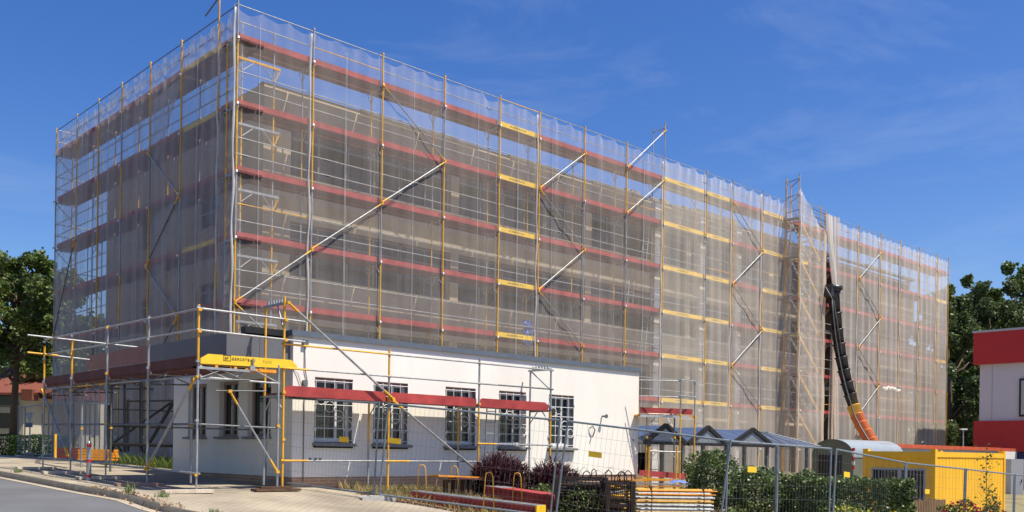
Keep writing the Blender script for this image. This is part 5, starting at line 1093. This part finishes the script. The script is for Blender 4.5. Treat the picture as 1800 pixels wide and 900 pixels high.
# round roofed site trailer
tx, ty_ = P(1500, 790, 42).x, P(1500, 790, 42).y; gz_ = g(tx, ty_)
tr = thing('site_trailer', (tx, ty_, gz_), 'grey site trailer with rounded pale roof, dark slatted end door', 'trailer'); Wt, Lt, zt_ = 2.0, 5.0, P(1465, 772, 43).z; ztw = P(1500, 800, 42).z
prof = [(0, ztw-.1)]+[(Wt/2-Wt/2*math.cos(t_), ztw-.1+(zt_-ztw+.1)*math.sin(t_)**.8) for t_ in np.linspace(.12, math.pi-.12, 13)]+[(Wt, ztw-.1)]
s = MB(); n = len(prof); vs = [(tx+dx, ty_+y, z) for dx in (0, Lt) for y, z in prof]; s.add(vs, [(i, i+1, n+i+1, n+i) for i in range(n-1)], 0, True); s.build('roof', M['trailer'], tr)
s = MB(); s.add([(tx+.03, ty_+y, z) for y, z in prof]+[(tx+.03, ty_+Wt, gz_+.5), (tx+.03, ty_, gz_+.5)], [tuple(range(n+2))[::-1]]); s.box(tx+.04, tx+Lt-.03, ty_+.03, ty_+Wt-.03, gz_+.5, ztw-.1); s.build('end_wall', M['trailerend'], tr)
s = MB()
for k in range(9): s.box(tx-.01, tx+.02, ty_+.55+k*.13, ty_+.64+k*.13, gz_+.6, P(1480, 800, 42).z)
s.build('slatted_door', M['black'], tr)
s = MB(); 
for k in range(5): s.obox((tx-.02, ty_-.02, gz_+1.3+.2*k), (.03, 0, 0), (0, .06, 0), (0, 0, .07), k % 2)
s.build('warning_marker', [M['redtape'], M['pots']], tr)
s = MB()
for dx in (1.2, Lt-1.4): s.tube((tx+dx, ty_+.05, gz_+.35), (tx+dx, ty_+.3, gz_+.35), .35, n=16)
s.build('wheel', M['black'], tr)
# long container row with red roof beams
cx0, cy0 = P(1757, 789, 55).x, P(1757, 789, 55).y; Lc = 14; gz_ = g(cx0, cy0)-.0; zt_ = P(1757, 787, 55).z
rc = thing('office_container_row', (cx0-Lc, cy0, gz_), 'long row of grey office containers with red roof beams behind the yellow one', 'container'); s = MB()
pl0 = P(1757, 789, 55); pl1 = P(1545, 779, 44.6); dv = (pl1-pl0); dv.z = 0; dv.normalize(); nv = Vector((dv.y, -dv.x, 0)); nv = nv if nv.dot(pl0-CAM) > 0 else -nv
Lw = (Vector((pl1.x, pl1.y, 0))-Vector((pl0.x, pl0.y, 0))).length; hb = .19
c0 = Vector((pl0.x, pl0.y, zt_))
s.obox(c0+dv*Lw/2+Vector((0, 0, -hb/2)), dv*Lw/2, nv*.06, (0, 0, hb/2)); s.obox(c0+nv*2.4+dv*Lw/2+Vector((0, 0, -hb/2)), dv*Lw/2, nv*.06, (0, 0, hb/2)); ex = P(1787, 791, 56.8); ed = Vector((ex.x-c0.x, ex.y-c0.y, 0)); s.obox(c0+ed/2+Vector((0, 0, -hb/2-.02)), ed/2, nv*.08, (0, 0, hb/2)); s.build('roof_beam', M['contred'], rc)
s = MB(); hh = (zt_-gz_-hb)/2; s.obox(c0+dv*Lw/2+nv*1.2+Vector((0, 0, -hb-hh)), dv*(Lw/2-.05), nv*1.18, (0, 0, hh)); s.build('wall', M['contgrey'], rc)
s = MB(); s.obox(c0+ed*.55+Vector((0, 0, -hb-hh))-nv*.02, ed*.38, nv*.06, (0, 0, hh)); s.build('door', M['winwhite'], rc)
s = MB(); s.obox(c0-dv*.06+Vector((0, 0, -hb-hh)), dv*.1, nv*.1, (0, 0, hh)); s.build('corner_post', mat('dark_green_post', (.02, .07, .05), .5), rc)
p = P(1783, 841, 50); t = thing('grey_cabinet', (p.x, p.y, P(1783, 875, 50).z), 'plain grey steel cabinet in front of the blue wall', 'cabinet'); s = MB(); zb_, zt2 = P(1783, 875, 50).z, P(1783, 807, 50).z; rx = Vector((.728, -.686, 0)); ry = Vector((.686, .728, 0)); s.obox((p.x, p.y, (zb_+zt2)/2), rx*.33, ry*.3, (0, 0, (zt2-zb_)/2)); s.build('body', M['contgrey'], t)
s = MB(); s.obox(Vector((p.x, p.y, zb_+.9))-ry*.31+rx*.22, rx*.015, ry*.02, (0, 0, .08)); s.build('handle', M['black'], t)
s = MB(); p2 = P(1790, 864, 49); s.obox(Vector((p.x, p.y, zb_+.06))-ry*.05, rx*.36, ry*.33, (0, 0, .06)); s.build('plinth', M['bldblue'], t)
# red, white and blue hall on the right
bx0, by1 = 51.3, 5.16; hl = thing('commercial_hall', (bx0, by1, -1.0), 'red and white clad hall with blue base and grey sign at the right edge', 'building')
s = MB(); s.box(bx0+.3, bx0+26, by1-30, by1-.3, 3.18, 6.8); s.build('white_wall', M['bldwhite'], hl)
for k in range(6): s = MB(); yj = by1-1.05-4.6*k; s.box(bx0+.285, bx0+.299, yj-.02, yj+.02, 3.21, 6.74); s.build('panel_joint', M['contgrey'], hl)
s = MB(); s.box(bx0, bx0+26.2, by1-30, by1, 6.75, 8.72); s.box(bx0+.05, bx0+26.2, by1-30, by1-.05, 1.3, 3.2); s.build('red_fascia', M['bldred'], hl)
s = MB(); s.box(bx0-.05, bx0+26.3, by1-30, by1+.05, 8.724, 8.86); s.build('roof_trim', M['contgrey'], hl)
s = MB(); s.box(bx0+.3, bx0+26, by1-30, by1-.8, -2.2, 1.3); s.build('blue_wall', M['bldblue'], hl)
s = MB(); sy = 2.5; s.box(bx0+.18, bx0+.298, sy-6.4, sy, 3.44, 5.76); sg = s.build('sign_board', M['black'], hl); s = MB(); s.box(bx0+.16, bx0+.177, sy-6.3, sy-.12, 3.56, 5.64); s.build('sign_face', M['contgrey'], sg)
lettering('E', .75, M['inkdark'], (bx0+.155, sy-.28, 4.62), sg, rot=(R(90), 0, -R(90)), extrude=.002); lettering('a', .5, M['inkdark'], (bx0+.155, sy-.3, 3.85), sg, rot=(R(90), 0, -R(90)), extrude=.002)
# lamp post in front of the trees
p = P(1693, 790, 55); zt = P(1693, 756, 55).z; t = thing('street_lamp', (p.x, p.y, g(p.x, p.y)), 'slim lamp post with flat white head before the dark trees', 'street lamp'); s = MB(); s.tube((p.x, p.y, g(p.x, p.y)), (p.x, p.y, zt), .045, r2=.03); s.build('pole', M['galv'], t); s = MB(); s.obox((p.x, p.y, zt+.05), rx*.17, ry*.14, (0, 0, .04)); s.build('lamp_head', M['winwhite'], t)
# ------------------------------------------------------------------ left house, sign, hedge
hp_ = P(15, 792, 58); ho = thing('house', (hp_.x, hp_.y, g(hp_.x, hp_.y)), 'cream house with arched window and red tiled roof at the left edge', 'house')
def H3(px, py, Y=58): return P(px, py, Y)
def slab(s, px0, px1, py0, py1, Y, th=.3, m=0):
    a, b, c_ = P(px0, py1, Y), P(px1, py1, Y), P(px0, py0, Y); c = (a+b)/2; s.obox(Vector((c.x, c.y, (P(px0, py0, Y).z+a.z)/2))+ry*th/2, Vector((b.x-a.x, b.y-a.y, 0))/2, ry*th/2, (0, 0, (c_.z-a.z)/2), m)
cream = mat('cream_house_render', (.62, .57, .45), .9, 0, .06, 1)
s = MB(); slab(s, -260, 33, 687, 800, 58, 5.5); slab(s, 33, 40, 692, 800, 57.6, 6); slab(s, 40, 78, 715, 800, 60, 5.5); slab(s, 78, 140, 700, 800, 62, 5); slab(s, -260, 34, 712, 722, 57.7, .3); s.build('wall', cream, ho)
s = MB()
for (x0, x1, y0, y1) in ((-40, 28, 726, 752), (-130, -60, 726, 752)): slab(s, x0, x1, y0, y1, 57.9, .09)
s.build('window', M['glass'], ho); 
s = MB(); pts = [P(1+14*math.cos(t_)+2, 712-19*math.sin(t_), 57.85) for t_ in np.linspace(0, math.pi, 13)]; pts = [P(30, 712, 57.85)]+[P(5+25*math.cos(t_), 712-20*math.sin(t_), 57.85) for t_ in np.linspace(0.05, math.pi-.05, 13)]+[P(-20, 712, 57.85)]
s.add(pts, [tuple(range(len(pts)))]); s.build('arched_window', M['glass'], ho)
s = MB(); slab(s, 56, 76, 728, 745, 59.9, .09); s.build('window', M['glass'], ho)
s = MB(); a, b = P(-260, 690, 57.4), P(66, 690, 57.4); top_ = Vector((0, 0, P(0, 646, 61).z-a.z)); 
s.add([a, b, b+ry*4.5+top_, a+ry*4.5+top_, a-Vector((0, 0, .15)), b-Vector((0, 0, .15)), b+ry*9], [(0, 1, 2, 3), (4, 5, 1, 0), (1, 6, 2)]); s.build('roof', M['tile'], ho)
s = MB(); slab(s, 37, 56, 684, 703, 57.2, .8); s.build('dormer_cladding', M['tile'], ho)
s = MB(); slab(s, 60, 140, 676, 700, 59.5, 5); s.build('roof', M['tile'], ho)
p = P(52, 790, 42); t = thing('give_way_sign', (p.x, p.y, g(p.x, p.y)), 'back of a triangular give way sign with a small plate below, left of the building', 'road sign'); s = MB(); s.tube((p.x, p.y, g(p.x, p.y)), (p.x, p.y, P(52, 724, 42).z), .03); s.build('pole', M['galv'], t)
s = MB(); A_, B_, C_ = P(43, 726, 41.9), P(60, 726, 41.9), P(51.5, 741, 41.9); s.add([A_, B_, C_, A_+ry*.02, B_+ry*.02, C_+ry*.02], [(0, 2, 1), (3, 4, 5), (0, 1, 4, 3), (1, 2, 5, 4), (2, 0, 3, 5)]); s.build('triangle_plate', M['galv'], t)
s = MB(); slab(s, 45, 57, 743, 751, 41.9, .02); s.build('small_plate', mat('blue_grey_plate', (.1, .15, .22), .5), t)
# distant tree line closing the horizon on both sides
for k, (px, Y, W2, lab) in enumerate([(-300, 110, 60, 'left'), (2300, 130, 90, 'right')]):
    C = []; base = P(px, 795, Y)
    for q in range(16000): a = random.uniform(-W2, W2); C.append((base.x+a*.728+random.gauss(0, 3), base.y-a*.686+random.gauss(0, 3), g(base.x, base.y)+abs(random.uniform(0, 9+3*math.sin(a*.3)+2*math.sin(a*.83)))))
    tag(leafmesh('treeline', C, 1.0, M['leafdark']), 'far belt of trees closing the horizon on the %s' % lab, 'trees', kind='stuff')
C = []
for q in range(14000): f = random.random(); a = Vector((-10, 120, 0)).lerp(Vector((130, 60, 0)), f); C.append((a.x+random.gauss(0, 3), a.y+random.gauss(0, 3), g(a.x, a.y)+random.uniform(0, 7+2*math.sin(f*40))))
tag(leafmesh('treeline', C, 1.0, M['leafdark']), 'far belt of trees behind the netted building', 'trees', kind='stuff')
